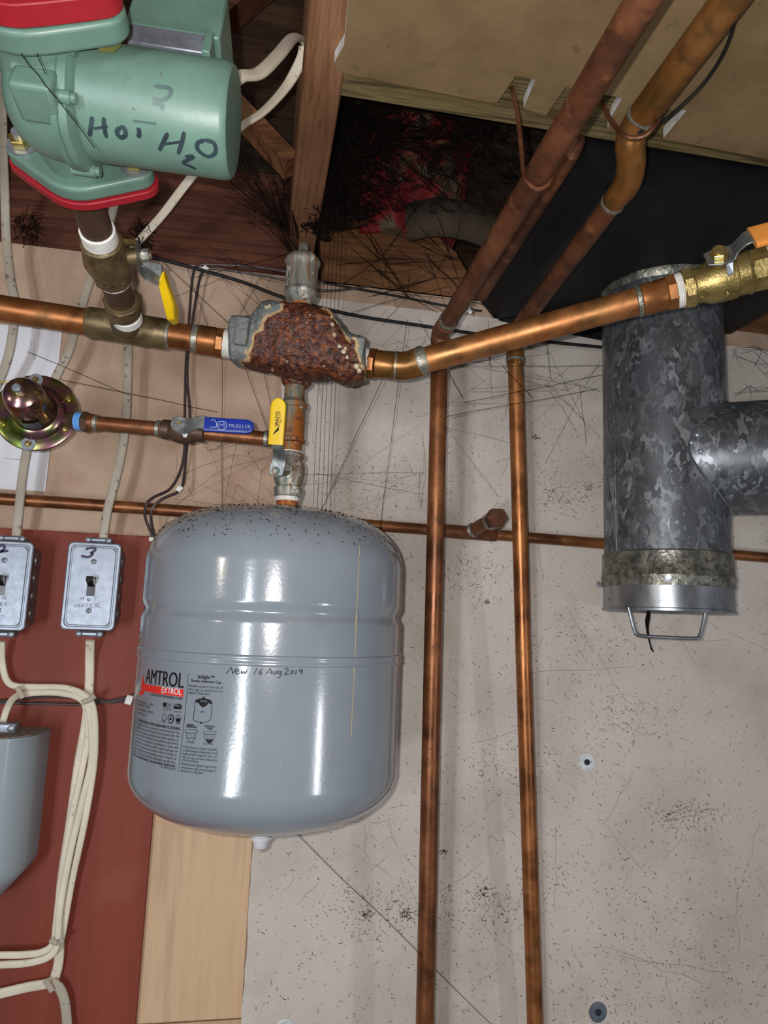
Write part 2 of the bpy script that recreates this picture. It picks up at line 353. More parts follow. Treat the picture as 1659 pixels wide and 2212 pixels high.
# rim boards above the wall
rim = MB().box((-2.2,.0,ZC),(.033,.038,ZC+.16)); 
one(rim, 'rim_joist', 'rim_wood', 'reddish-brown rim board along the top of the wall, left of the joist', 'joist')
zt = pw(905,455,0).z
pts = [pw(690,470,0),pw(760,462,0),pw(830,462,0),pw(880,470,0),pw(930,500,0),pw(985,545,0),pw(1010,590,0),pw(1020,640,0)]
base = [(pw(1020,640,0).x+.12,0,ZC-.002),(.070,0,ZC-.002)]
one(MB().prism([(p.x,0,p.z) for p in pts]+base, (0,.03,0)), 'blocking_board', 'block_wood', 'brown wooden blocking with a curved cut top edge, right of the joist', 'board')
one(MB().box((pw(1060,700,0).x+.25,.0,ZC),(2.4,.04,2.3)), 'blocking_board', 'block_wood', 'dark wooden board at the right edge beyond the black duct', 'board')
one(MB().box((-2.2,.30,ZC-.02),(2.4,.32,2.38)), 'sheathing_board', 'dark_deck', 'dark sheathing board at the back of the joist bays', 'board')
one(MB().box((pz(670,0,ZC).x, -3.2, ZC),(pz(670,0,ZC).x+.038, -.0, 2.36)), 'floor_joist', 'joist_wood', 'reddish floor joist running from the wall over the air vent', 'joist', bevel=.002)
one(MB().box((-.46,-3.2,ZC),(-.42,-.0,2.36)), 'floor_joist', 'joist_wood', 'floor joist at the far left behind the green pump', 'joist', bevel=.002)
jx = pz(670,0,ZC).x
# diagonal bridging in the left bay
mb = MB(); a = V((jx-.002,-.20,2.14)); b = V((jx-.17,-.13,2.345)); mb.obox((a+b)/2, (b-a).normalized(), V((0,1,0)), (b-a).normalized().cross(V((0,1,0))), ((b-a).length/2,.018,.010))
one(mb, 'cross_bridging', 'block_wood', 'diagonal wooden bridging piece in the dark bay left of the joist', 'board')
mb = MB(); a = V((jx-.002,-.30,2.345)); b = V((jx-.20,-.26,2.13)); mb.obox((a+b)/2, (b-a).normalized(), V((0,1,0)), (b-a).normalized().cross(V((0,1,0))), ((b-a).length/2,.018,.010))
one(mb, 'cross_bridging', 'rim_wood', 'darker bridging piece crossing behind the pale cable loop', 'board')
# white wall board over plywood
ztop = 2.066; xl = .020
pts = []; N_ = 120
for i in range(N_+1):
    z = .0 + (ztop)*i/N_
    pts.append((xl + .0022*noise.noise(V((0,z*60,3))) + .002*noise.noise(V((0,z*14,9))), 0, z))
pts += [(2.4,0,ztop),(2.4,0,0)]
one(MB().prism([(x,-.0095,z) for x,y,z in pts], (0,.0095,0)), 'wall_board', 'drywall', 'off-white speckled wall board with a torn left edge, behind the copper risers', 'wall board', loc=(1.2,0,0))
# pine strip under the tank
pl = one(MB().box((-.108,-.004,1.0955),(.019,0,1.70)), 'plywood_strip', 'pine_light', 'pale bare plywood strip between the red board and the white board', 'board', loc=(0,0,1.3))
one(MB().box((-.108,-.004,.5),(.019,0,1.0935)), 'plywood_strip', 'pine_light', 'lower piece of pale plywood below the joint at the bottom of the photo', 'board', loc=(0.02,0,.8))
one(MB().box((-1.2,-.012,.6),(-.108,-.0003,1.699)), 'backboard', 'backboard_red', 'red-brown painted plywood backboard carrying the switch boxes', 'board', loc=(-.5,0,1.2), bevel=.001)
# ceiling board with notches
zb = ZC-.0125
ye = pz(738,158,zb).y
def pc(x, y, z=None): return pz(x, y, z if z is not None else zb)
edge = [(738,158),(880,187),(1060,223),(1075,220),(1115,163),(1157,172),(1131,235),(1180,250),(1222,188),(1345,212),(1322,252),(1312,283),(1395,292),(1407,270),(1446,234),(1485,238),(1433,300),(1659,344),(1760,364)]
po = [pc(*e) for e in edge]
xr = 2.0
outl = po + [V((xr, po[-1].y, zb)), V((xr,-3.2,zb)), V((pc(752,0).x,-3.2,zb)), pc(752,0), pc(743,100), pc(722,137), pc(728,150)]
cb = thing('ceiling_board', (po[0].x+.4, ye-.4, zb), 'brown paper-faced ceiling board with notches cut in its edge, top right', 'ceiling board')
MB().prism(outl, (0,0,.0008)).build('paper_face', 'ceiling_tan', cb)
MB().prism([p+V((0,0,.0008)) for p in outl], (0,0,.0115)).build('core', 'gypsum', cb)['label'] = 'white gypsum core showing at the notches'
one(MB().box((po[0].x-.004,ye-.03,ZC+.0005),(1.2,pz(738,206,ZC+.001).y,ZC+.022)), 'furring_strip', 'strip_wood', 'weathered grey-brown furring strip along the edge of the ceiling board', 'board', loc=(po[0].x,ye,ZC), bevel=.0008)
# insulation in the bay
mb = MB(); nx, nz = 26, 20
P0 = pw(790,160,.02); P1 = pw(1030,170,.02); P2 = pw(985,520,.02); P3 = pw(770,520,.02)
g = []
for j in range(nz+1):
    row = []
    for i in range(nx+1):
        u, v = i/nx, j/nz
        p = (P0*(1-u)+P1*u)*(1-v)+(P3*(1-u)+P2*u)*v
        bul = .05*math.sin(math.pi*u)*math.sin(math.pi*v) + .02*noise.noise(V((u*5,v*5,1)))
        p = p + V((0,-bul-.03,0)); row.append(p)
    g.append(mb.ring(row))
mb.skin(g, close=False, cap=(False,False))
bk = mb.ring([V((P0.x,.10,P0.z)),V((P1.x,.10,P1.z)),V((P2.x,.10,P2.z)),V((P3.x,.10,P3.z))]); mb.f.append(tuple(bk))
c = [g[0][0],g[0][-1],g[-1][-1],g[-1][0]]
for i in range(4):
    j = (i+1)%4
mb.f.append(tuple(g[0])+(bk[1],bk[0])); mb.f.append(tuple(g[-1])+(bk[2],bk[3]))
mb.f.append(tuple(r[0] for r in g)+(bk[3],bk[0])); mb.f.append(tuple(r[-1] for r in g)+(bk[2],bk[1]))
one(mb, 'insulation_batt', 'batt_red', 'red printed insulation batt behind cobwebs in the bay right of the joist', 'insulation')
mb = MB(); mb.tube(catmull([pw(880,480,-.03),pw(960,470,-.05),pw(1060,500,-.03),pw(1130,560,-.01)],6), [.03]*19, 14, flat=(1,.6), nrm=(0,-1,0))
one(mb, 'insulation_batt', 'batt_paper', 'brown paper-faced insulation roll under the red batt', 'insulation')
# black duct box
zd = 2.079; yf = -.362; x0 = .345; x1 = pw(1576,720,0).x
bx = thing('air_duct', ((x0+x1)/2, -.18, zd), 'large black rectangular duct above the galvanized pipe', 'duct')
MB().prism([(pw(1030,640,0).x,yf,2.10),(x0,yf,2.064),(.46,yf,2.080),(x1,yf,2.090),(x1,yf,2.155),(pw(1030,640,0).x,yf,2.155)], (0,-yf-.002,0)).build('duct_body', 'black_sheet', bx)
MB().prism([(x0-.002,yf-.003,2.061),(.46,yf-.003,2.077),(x1,yf-.003,2.087),(x1,yf-.003,2.093),(.46,yf-.003,2.083),(x0-.002,yf-.003,2.067)], (0,.012,0)).build('seam_edge', 'black_sheet', bx)

MB().prism([(.312,-.013,2.103),(.347,-.013,2.062),(.521,-.013,2.049),(.75,-.013,2.092),(.75,-.013,2.13),(.312,-.013,2.13)], (0,.003,0)).build('black_wall_plate', 'black_sheet', bx)  # thin black plate added at the wall to extend the duct's black downward
# ------------------------------------------------------------------ galvanized flue
FO = V((.552,-.118,0)); FR = .0815
zb0 = pw(1443,1322,FO.y).z
fl = thing('flue_pipe', (FO.x,FO.y,zb0), 'galvanized vertical flue pipe with side branch and capped bottom end', 'pipe')
Z = V((0,0,1))
def fz(y): return pw(1440,y,FO.y-FR).z
zcap_t = fz(1182); zc_b = fz(1318)
MB().lathe(FO, Z, [(zc_b+.02,FR-.001),(zcap_t,FR),(zcap_t+.001,FR),(zd+.008,FR)], 72).build('pipe_body', 'galvanized', fl)
mb = MB(); mb.tube([FO+V((math.cos(a)*(-FR-.0005), -math.sin(a)*(FR+.0005),0))+Z*zz for a in (.16,) for zz in (zcap_t, zd)], .0009, 8); mb.build('lock_seam', 'galvanized', fl)
mb = MB(); mb.lathe(FO, Z, [(zd-.008,FR+.0005),(zd-.005,FR+.002),(zd+.004,FR+.005),(zd+.008,FR+.005)], 90, fn=lambda t: 1+.02*noise.noise(V((math.cos(t*6.28)*9,math.sin(t*6.28)*9,0)))).build('sealant_ring', 'foil_tape', fl)
mb = MB()
zm = fz(1240)
prof = [(fz(1262),FR+.0035),(zm-.003,FR+.0035),(zm-.001,FR+.0045),(zm+.002,FR+.0042),(zm+.004,FR+.003),(zcap_t-.002,FR+.0025),(zcap_t,FR+.0005)]
mb.lathe(FO, Z, prof, 90); mb.build('tape_band', 'foil_tape', fl)
cap = MB().lathe(FO, Z, [(zc_b+.0015,0),(zc_b+.0035,FR*.93),(zc_b+.001,FR*.95),(zc_b-.001,FR+.001),(zc_b,FR+.0035),(zc_b+.003,FR+.0035),(zc_b+.004,FR+.0018),(fz(1262)+.001,FR+.0018),(fz(1262)+.002,FR)], 90).build('end_cap', 'galvanized_clean', fl)
ha = [pd(1361,1318,1),pd(1375,1372,1),pd(1512,1377,1),pd(1524,1318,1)]
yh = FO.y-.035
ha = [pw(1358,1318,yh),pw(1362,1330,yh),pw(1371,1362,yh),pw(1382,1373,yh),pw(1440,1377,yh),pw(1500,1379,yh),pw(1512,1372,yh),pw(1521,1338,yh),pw(1524,1318,yh)]
ha[0].z = ha[-1].z = zc_b+.003
MB().tube(catmull(ha,5), .0024, 10).build('handle', 'galvanized_clean', cap)['label'] = 'bent wire handle'
# branch
bd = V((.86,-.51,0)).normalized(); bo = V((FO.x,FO.y,pw(1540,985,FO.y-.05).z)); br = .0765
MB().lathe(bo, bd, [(.03,br),(.55,br),(.551,br-.002),(.04,br-.003)], 80).build('branch_pipe', 'galvanized', fl)
mb = MB()   # rolled collar along the join
ring = []
bx_, by_ = perp(bd)
for k in range(81):
    a = 2*math.pi*k/80; q = (bx_*math.cos(a)+by_*math.sin(a))*(br+.0012)
    h = 0.02
    for _ in range(60):
        p = bo+bd*h+q; rr = math.hypot(p.x-FO.x,p.y-FO.y)
        h += (FR+.0012-rr)*.5
    ring.append(bo+bd*h+q)
mb.tube(ring, .0013, 6); mb.build('join_seam', 'galvanized_clean', fl)
for (x,y) in ((1506,938),(1493,955),(1514,975)):
    p, n = cylhit(x,y,bo,bd,br); MB().lathe(p-n*.001, n, [(0,.0036),(.002,.0034),(.003,.002),(.0034,0)], 16).build('rivet', 'zinc', fl)
p, n = cylhit(1444,1246,FO,Z,FR+.004); 
s_ = MB().lathe(p-n*.0015, n, [(0,.006),(.001,.0058),(.0015,.0042)],24).build('screw', 'zinc', fl); MB().hexa(p, p+n*.003, .004).build('screw_head','galvanized_clean',s_)
p, n = cylhit(1297,1262,FO,Z,FR+.004); MB().hexa(p, p+n*.005, .004).build('screw', 'zinc', fl)

# ------------------------------------------------------------------ expansion tank
TO = V((.0245,-.195,0)); TR = .1405
def tz(x,y): return pw(x,y,TO.y).z
zT = tz(617,1107); zS = 1.652; zB = 1.440; zBot = 1.3870
tk = thing('expansion_tank', (TO.x,TO.y,zBot), 'glossy grey expansion tank hanging below the rusty air scoop', 'tank')
z_g = pd(600,1325,.66).z; z_w = pd(600,1428,.66).z
def dome(z0, z1, R_, n=18, kn=.55):   # torispherical head
    out = []
    H = abs(z1-z0); s = 1 if z1 > z0 else -1
    for i in range(n+1):
        t = i/n*math.pi/2; out.append((z0+s*H*math.sin(t)**1.0*1.0, R_*math.cos(t)**kn if math.cos(t) > 1e-6 else 0))
    return out
zgf = z_g; zwf = z_w
prof = list(reversed(dome(zB, zBot, TR, kn=.62)))
prof += [(zB+.002,TR),(zB+.004,TR),(zwf-.008,TR),(zwf-.006,TR),(zwf-.0045,TR),(zwf-.004,TR+.0012),(zwf-.0025,TR+.0018),(zwf-.001,TR+.001),(zwf+.002,TR+.001),(zwf+.0035,TR+.0018),(zwf+.005,TR+.001),(zwf+.0055,TR),(zwf+.008,TR),(zgf-.012,TR),(zgf-.010,TR),
         (zgf-.008,TR),(zgf-.005,TR-.001),(zgf-.001,TR-.0035),(zgf+.002,TR-.0035),(zgf+.006,TR-.001),(zgf+.010,TR),(zgf+.012,TR),(zgf+.014,TR),(zS-.004,TR),(zS-.002,TR)]
prof += dome(zS, zT, TR)
MB().lathe(TO, Z, prof, 160).build('tank_shell', 'tank_grey', tk, sharp=60)
mb = MB()
mb.lathe(TO, Z, [(zBot+.001,.011),(zBot-.018,.011),(zBot-.0185,.012),(zBot-.021,.012),(zBot-.022,.0095),(zBot-.030,.007),(zBot-.0345,0)], 28)
mb.build('valve_cap', 'clear_cap', tk)['label'] = 'clear ribbed air valve cap'
# black dust on the crown
mb = MB()
for i in range(900):
    a = R.uniform(0, 2*math.pi); rr = TR*math.sqrt(R.uniform(.02,.9)); 
    if R.random() < .35: rr = TR*R.uniform(.85,.985)
    zz = zS+(zT-zS)*math.sqrt(max(0,1-(rr/TR)**(2/.55)))
    p = V((TO.x+rr*math.cos(a),TO.y+rr*math.sin(a),zz+.0004)); q = R.uniform(.0003,.0009)
    mb.ring([p+V((q,0,0)),p+V((0,q,0)),p+V((-q,-q*.5,q))]); n_=len(mb.v); mb.f.append((n_-3,n_-2,n_-1))
d_ = mb.build('dust_specks', 'dust', tk); d_['kind'] = 'stuff'
mb = MB()
for i in range(700):
    a = R.uniform(math.pi*1.0, 2*math.pi); rr = TR*(R.random()**.45)*.985
    zz = zS+(zT-zS)*math.sqrt(max(0,1-(rr/TR)**(2/.55)))
    p = V((TO.x+rr*math.cos(a),TO.y+rr*math.sin(a),zz)); nn = V((math.cos(a),math.sin(a),.8)).normalized()
    q = R.uniform(.0003,.0008); e = V((R.uniform(-1,1),R.uniform(-1,1),R.uniform(-1,1))).normalized()*q*2
    mb.tube([p-e, p+nn*q+e], q*.5, 3)
d_ = mb.build('black_specks', 'cobweb_dust', tk); d_['kind'] = 'stuff'
# drips
mb = MB()
for x, ya, yb, wd in ((776,1180,1600,2.2),(770,1330,1500,1.6),(345,1180,1340,1.5),(838,1200,1500,1.2),(845,1180,1440,.9)):
    ps = []; y = ya
    while y < yb:
        ps.append((x+(1250-x)*-.000092*(y-ya)+R.uniform(-1,1), y)); y += 14
    ink(mb, [ps], lambda a,b: cylhit(a,b,TO,Z,TR), wd, .0005, 2)
for i in range(90):
    xx = R.choice([760,772,776,346,632,637,730,310,322]); y = R.uniform(1200,1700); x = xx-(y-1200)*(1250-xx)*.000092+R.uniform(-2,2)
    l = R.uniform(1.5,5); ink(mb, [[(x,y),(x-.2,y+l)]], lambda a,b: cylhit(a,b,TO,Z,TR), R.uniform(1,2.6), .0006, 1)
mat('drip', [(186,172,128),(170,158,120)], 60, rough=.5)
mb.build('dried_drips', 'drip', tk)['kind'] = 'stuff'
def tank_uv(x, y, r=TR):
    p, n = cylhit(x, y, TO, Z, r); return math.atan2(p.x-TO.x, -(p.y-TO.y)), p.z
def tpoint(th, z, lift=.0004): return V((TO.x+math.sin(th)*(TR+lift), TO.y-math.cos(th)*(TR+lift), z))
def tline(mb, s, xl_, xr_, yb_, hpx, bold=0, lift=.0004, ref=None):
    """a line of print from image x xl_ to xr_ with its baseline at yb_ (given at ref x)"""
    ref = ref if ref is not None else xr_
    z = tank_uv(ref, yb_)[1]; a0 = tank_uv(xl_, yb_)[0]; a1 = tank_uv(xr_, yb_)[0]
    h = hpx/ F * .665
    put_text(mb, s, lambda u, v: tpoint(a0+u/TR, z+v, lift), (a1-a0)*TR, h, bold)
def tribbon(mb, pts, w, lift=.0004):
    ink(mb, [pts], lambda a,b: cylhit(a,b,TO,Z,TR), w, lift, 3)
pk = MB()
tline(pk, 'AMTROL', 314, 396, 1486, 31, .0006, ref=396)
tline(pk, 'BOILER SYSTEM EXPANSION TANK', 325, 394.5, 1512, 5.2, .0001)
tline(pk, 'InSight\u2122', 428, 463, 1466, 7.2, .0004, ref=440)
tline(pk, 'Service Indicator Cap', 413, 478, 1474.5, 5.6, .0003, ref=440)
for s, y in (('Visually monitor the tip of',1485),('the cap in addition to',1493)): tline(pk, s, 407, 481.5, y, 5.4, ref=430)
tline(pk, 'regular inspection.', 406, 455, 1500, 5.4, ref=430)
ys = 1577
left = ['CAUTION: RISK OF EXPLOSION AND FLOODING','for safe installation, review the instructions in the','product manual and then place the manual with the','tank including piping, insulation and water quality are','required. Failure to follow the installation and service','can rupture or explosion, resulting in a leak and','flooding, serious or fatal injury and/or property damage and','Do not try to locate this product where leaking or','cause damage to the surrounding area or where no','drain. This product should be inspected annually by a','For use with closed, non-potable hydronic']
for i, s in enumerate(left):
    t_ = i/10; tline(pk, s, 297-9*t_, 390-11*t_, 1577+7.6*i+t_*4, 6.0 if i in (0,10) else 5.4, .00025 if i in (0,10) else 0, ref=385-11*t_)
tline(pk, '9015-844RF (06/17)', 347, 380, 1664, 4.6, ref=378)
for s, x_, y in (('MODEL: 30',330,1524),('PRECHARGE: 12 PSIG',324,1531),('MAX PRESSURE: 100 PSIG',331,1541),('MAX TEMP: 240\u00b0 F',316,1550)): tline(pk, s, 298, x_, y, 4.8, ref=325)
rt = [('If discolored, contact installer',471,1618.5),('or plumbing professional; tank',470.5,1626),('replacement required. Do not',470,1633.5),('rely on cap as sole indication',469,1641),('of tank condition.',430,1647.5),('Reinstall and tighten cap firmly',468.5,1656),('whenever the precharge is',468,1664),('checked or adjusted.',440,1671)]
for s, x_, y in rt: tline(pk, s, 396-(y-1618)*.11, x_, y, 5.3, ref=425)
tribbon(pk, [(407,1455),(404,1500),(397,1570),(391,1620),(386,1667)], 1.0)
# little tank drawing
def shape(mb, pts, w=1.0, closed=True): tribbon(mb, pts+([pts[0]] if closed else []), w)
def fill(mb, pts, lift=.0004):
    i = len(mb.v); n = len(pts); c_ = (sum(p[0] for p in pts)/n, sum(p[1] for p in pts)/n)
    P_ = [cylhit(a,b,TO,Z,TR) for a,b in pts]; c0 = cylhit(c_[0],c_[1],TO,Z,TR)
    mb.v += [p+q*lift for p,q in P_]+[c0[0]+c0[1]*lift]
    for k in range(n): mb.f.append((i+k, i+(k+1)%n, i+n))
def zz(px, py): return (270+px/3.858, 1400+py/3.858)
shape(pk, [zz(*p) for p in ((585,450),(580,520),(572,590),(600,612),(660,618),(710,600),(722,540),(728,450))], 1.2, False)
fill(pk, [zz(*p) for p in ((585,450),(590,432),(620,420),(648,418),(650,404),(664,404),(666,418),(700,426),(726,440),(727,470),(700,458),(680,480),(652,496),(630,480),(612,456))])
fill(pk, [zz(*p) for p in ((627,618),(645,618),(640,634),(631,634))])
tline(pk, 'AIR', 433, 441.5, 1540.5, 4.6)
for (x_,y_,w_) in ((548,645,58),(553,662,88),(706,656,84),(706,674,46)):
    s = {(548,645):'NORMAL',(553,662):'OPERATION',(706,656):'REPLACE',(706,674):'TANK'}[(x_,y_)]
    a, b = zz(x_-w_/2, y_+8); a2, _ = zz(x_+w_/2, y_); tline(pk, s, a, a2, b, 4.2, .0002)
for ox, full in ((552,0),(705,1)):
    T_ = lambda l: [zz(ox+a, b) for a, b in l]
    y0_ = 680 if not full else 692
    shape(pk, T_([(-46,y0_),(46,y0_+4),(46,y0_+26),(-46,y0_+22)]), .9)
    shape(pk, T_([(-38,y0_+24),(-38,y0_+62),(-30,y0_+68),(30,y0_+70),(38,y0_+62),(38,y0_+26)]), .9, False)
    for q in (-16,2,20): shape(pk, T_([(q,y0_+26),(q,y0_+66)]), .9, False)
    arc = [(-36+72*k/8, y0_+68+36*math.sin(math.pi*k/8)) for k in range(9)]
    if full: fill(pk, T_(arc))
    else: shape(pk, T_(arc), .9, False)
tline(pk, 'CLEAR/WHITE', 401, 420, 1606.5, 3.0); tline(pk, 'DISCOLORED', 439, 461, 1609.5, 3.0)
# flag, badge, small marks
for k in range(7):
    y_ = 455+k*10
    shape(pk, [zz(318 if k > 3 else 345, y_), zz(388, y_+5)], 1.2, False)
fill(pk, [zz(*p) for p in ((320,452),(348,454),(346,488),(318,486))])
fill(pk, [zz(*p) for p in ((408,472),(425,464),(460,464),(475,474),(475,500),(466,510),(420,508),(406,500))])
for y_ in (524,532): shape(pk, [zz(407,y_), zz(470,y_+5)], .9, False)
circ = lambda cx,cy,rx,ry,n=14: [zz(cx+rx*math.cos(2*math.pi*k/n), cy+ry*math.sin(2*math.pi*k/n)) for k in range(n)]
shape(pk, circ(328,575,17,28), 1.1); fill(pk, circ(384,590,26,40)); 
shape(pk, circ(446,590,20,30), 1.1); fill(pk, circ(446,598,18,16)); 
for y_ in (622,632): shape(pk, [zz(428,y_), zz(462,y_+3)], 1.6, False)
tline(pk, 'InSight', 349, 359, 1561, 4.4)
pk.build('label_print', 'print_black', tk)
pr = MB()
a0 = tank_uv(306,1504)[0]; a1 = tank_uv(396,1504)[0]; z0 = tank_uv(396,1505.5)[1]; z1 = tank_uv(396,1489)[1]
rg = [pr.ring([tpoint(a0+(a1-a0)*k/20, zq, .0003) for k in range(21)]) for zq in (z0,z1)]; pr.skin(rg, close=False, cap=(False,False))
def fill_s(mb, pts): fill(mb, pts, .0003)
fill(pr, [(309,1458),(314,1486),(312,1490),(305,1486)], .0003)
fill(pr, [(305,1490),(313,1488),(310,1500),(299,1502)], .0003)
pr.build('label_band', 'print_red', tk)
pw_ = MB(); tline(pw_, 'EXTROL', 349.5, 392.5, 1501.5, 13.0, .0003, .0006); pw_.build('label_lettering', 'print_white', tk)
pg = MB(); fill(pg, circ(384,590,19,31), .0006)
p2 = MB(); tline(p2, 'WATER', 432.5, 448, 1517, 3.4, .0001, .0006); p2.build('label_wording', 'print_grey', tk)
p2 = MB(); tline(p2, 'PHCC', 377, 391.5, 1527.5, 4.6, .0002, .0006); p2.build('label_wording', 'print_grey', tk)
pg.build('label_knockout', 'print_grey', tk)
pk2 = MB(); fill(pk2, [zz(372,600),zz(384,566),zz(397,600)], .0008); pk2.build('label_emblem', 'print_black', tk)
# handwriting
hw = [[(845,215),(862,190),(890,158)],[(890,158),(893,190),(897,215)],[(897,215),(915,185),(938,160)],
 [(925,198),(948,193),(945,180),(928,184),(922,200),(932,216),(956,208)],[(968,186),(974,214),(990,194),(1000,213),(1018,184)],
 [(1100,165),(1088,192),(1075,220)],[(1152,170),(1125,190),(1116,210),(1126,222),(1141,214),(1138,200),(1120,208)],
 [(1170,220),(1190,196),(1212,170)],[(1212,170),(1219,198),(1226,222)],[(1180,205),(1225,205)],
 [(1235,190),(1238,214),(1254,212),(1262,190),(1266,215)],[(1302,195),(1284,192),(1277,208),(1288,216),(1302,200),(1304,190),(1300,225),(1286,246),(1274,240)],
 [(1330,182),(1345,168),(1360,180),(1345,204),(1328,220),(1372,216)],[(1390,186),(1378,200),(1388,214),(1402,204),(1400,190),(1390,186)],
 [(1426,180),(1424,200),(1421,220)],[(1476,182),(1460,178),(1452,190),(1462,200),(1476,190),(1477,182),(1472,226)]]
mb = MB(); ink(mb, [[zz(*p) for p in s] for s in hw], lambda a,b: cylhit(a,b,TO,Z,TR), 1.9, .0005, 4)
mb.build('handwritten_date', 'ink', tk)

# ------------------------------------------------------------------ valve stack over the tank
def ax(y): return pw({0:0}.get(y) or (637-(y-840)*.075), y, -.205)
S = lambda y: V((TO.x+.0065+(1090-y)*.00001, -.200, pw(630, y, -.200).z))
mb = MB(); mb.lathe(S(1112), Z, [(0,.0125),(.003,.0125)],24)
nip = thing('pipe_nipple', S(1108), 'rusty orange pipe nipple on the crown of the grey tank', 'pipe fitting')
h = lambda y: S(y).z - S(1108).z
MB().lathe(S(1108), Z, [(-.006,.0145),(h(1100),0.01562),(h(1099),0.01265),(h(1078),0.01265)], 28).build('nipple', 'rusty_metal', nip)
MB().lathe(S(1108), Z, [(h(1084),0.01298),(h(1078),0.01430),(h(1075),0.01375)], 28).build('thread_tape', 'white_tape', nip)['label'] = 'white thread tape'
bv = thing('ball_valve', S(1075), 'corroded ball valve with a yellow lever grip above the grey tank', 'valve')
h = lambda y: S(y).z - S(1075).z
o8 = lambda t: 1+.03*math.cos(t*2*math.pi*8)
MB().lathe(S(1075), Z, [(0,.0128),(.001,.0145),(h(1055),0.01595),(h(1052),0.01375),(h(1042),0.01562),(h(1025),0.01738),(h(1005),0.01705),(h(996),0.01430),(h(992),0.01408),(h(990),0.01595),(h(982),0.01595),(h(979),0.01320)], 32, fn=o8).build('valve_body', 'corroded_grey', bv)
MB().lathe(S(1075), Z, [(h(979),0.01375),(h(977),0.01408),(h(976),0.01210)], 28).build('thread_tape', 'white_tape', bv)
sp = pd(598,1017,.765); mb = MB(); mb.cyl(S(1017), sp, .0065, 16); mb.build('stem', 'corroded', bv)
tc_ = (S(1017)-sp).normalized()
up_ = (pd(592,950,.765)-pd(598,1017,.765)).normalized(); sd_ = up_.cross(tc_).normalized()
def lever(bvo, path, widths, thick, nrm, mt, grip, gmat, gw, gh):
    m_ = MB(); c = catmull(path, 6); k = len(c)
    ws = []
    for i in range(k):
        t = i/(k-1)*(len(widths)-1); j = min(int(t), len(widths)-2); ws.append(widths[j]+(widths[j+1]-widths[j])*(t-j))
    rings = []
    for i, p in enumerate(c):
        t = (c[min(i+1,k-1)]-c[max(i-1,0)]).normalized(); s = t.cross(V(nrm)).normalized(); n = s.cross(t)
        rings.append(m_.ring([p+s*ws[i]+n*thick, p-s*ws[i]+n*thick, p-s*ws[i]-n*thick, p+s*ws[i]-n*thick]))
    m_.skin(rings); lv = m_.build('lever', mt, bvo, bevel=.0006)
    g_ = MB(); a, b = V(grip[0]), V(grip[1]); t = (b-a).normalized(); s = t.cross(V(nrm)).normalized(); n = s.cross(t); L_ = (b-a).length
    rg = []
    nst = 14
    for i in range(nst+1):
        q = 1-(1-i/nst)**2.2; x = L_*q; end = L_-x; f = 1
        if end < gw: f = math.sqrt(max(.02, 1-((gw-end)/gw)**2))
        cr_ = [a+t*x+s*gw*f*math.copysign(abs(math.cos(u))**.35, math.cos(u))+n*gh*math.copysign(abs(math.sin(u))**.5, math.sin(u)) for u in [2*math.pi*(j+.5)/20 for j in range(20)]]
        rg.append(g_.ring(cr_))
    g_.skin(rg); go = g_.build('grip', gmat, lv, sharp=50)
    return lv, go, (a, t, s, n)
lv, go, fr = lever(bv, [pd(597,1027,.763),pd(599,1010,.762),pd(604,990,.760),pd(601,970,.752),pd(597,955,.748)], [.0068,.0085,.0075,.0062,.0062], .001, -tc_, 'steel_worn', (pd(596,961,.748), pd(603,861,.748)), 'yellow_vinyl', .0083, .0028)
MB().hexa(sp+tc_*-.001, sp-tc_*.004, .005).build('nut', 'corroded', bv); MB().cyl(sp, sp-tc_*.006, .0022, 12).build('stem_tip', 'steel_worn', bv)
mb = MB(); mb.prism([pd(612,1002,.77),pd(620,1000,.77),pd(632,1010,.775),pd(631,1017,.775),pd(620,1016,.775),pd(612,1020,.77)], tc_*.006); mb.build('stop_tab', 'corroded_grey', bv, bevel=.0008)
a, t, s, n = fr; face = lambda x_, y_: None
def planehit(o, nn):
    def f_(x, y):
        v = ray(x, y); k = (o-CAM).dot(nn)/v.dot(nn); q = nn if nn.dot(CAM-o) > 0 else -nn
        return CAM+v*k, q
    return f_
fn_ = n if n.dot(CAM-a) > 0 else -n
yh_ = planehit(a+fn_*.0028, fn_)
def textpx(mb, s_, o, ux, uy, w, h, lift, bold=0):
    """print in the plane through o with right/up vectors ux, uy (metres)"""
    nn = ux.cross(uy).normalized()
    if nn.dot(CAM-o) < 0: nn = -nn
    put_text(mb, s_, lambda u, v: o+ux*u+uy*v+nn*lift, w, h, bold)
mb = MB(); o = yh_(601.5,921)[0]; u_ = (yh_(604,891)[0]-o).normalized(); v_ = (yh_(594,920)[0]-o); v_ = (v_-u_*v_.dot(u_)).normalized()
textpx(mb, 'WATTS', o, u_, v_, .0150, .0040, .0003, .0004)
o2 = yh_(604.5,921)[0]; textpx(mb, 'REGULATOR', o2, u_, v_, .014, .0014, .0003)
o2 = yh_(608.5,914)[0]; textpx(mb, 'FBV-1', o2, u_, v_, .007, .0014, .0003)
for k in range(3):
    x_ = 591+k*3.9; ps = [(x_,939.5-k*.8),(x_+3.0,939-k*.8),(603.5-(2-k)*0,923.5)]
    P_ = [yh_(*q)[0]+fn_*.0003 for q in ((590.5+k*2.2,940-k*2.4),(590.9+k*2.2,934.5-k*2.4+1),(602.8,924+k*2.6-4),(602.3,926+k*2.6-1.5))]
    i = len(mb.v); mb.v += P_; mb.f.append((i,i+1,i+2,i+3))
mb.build('grip_print', 'print_black', lv)
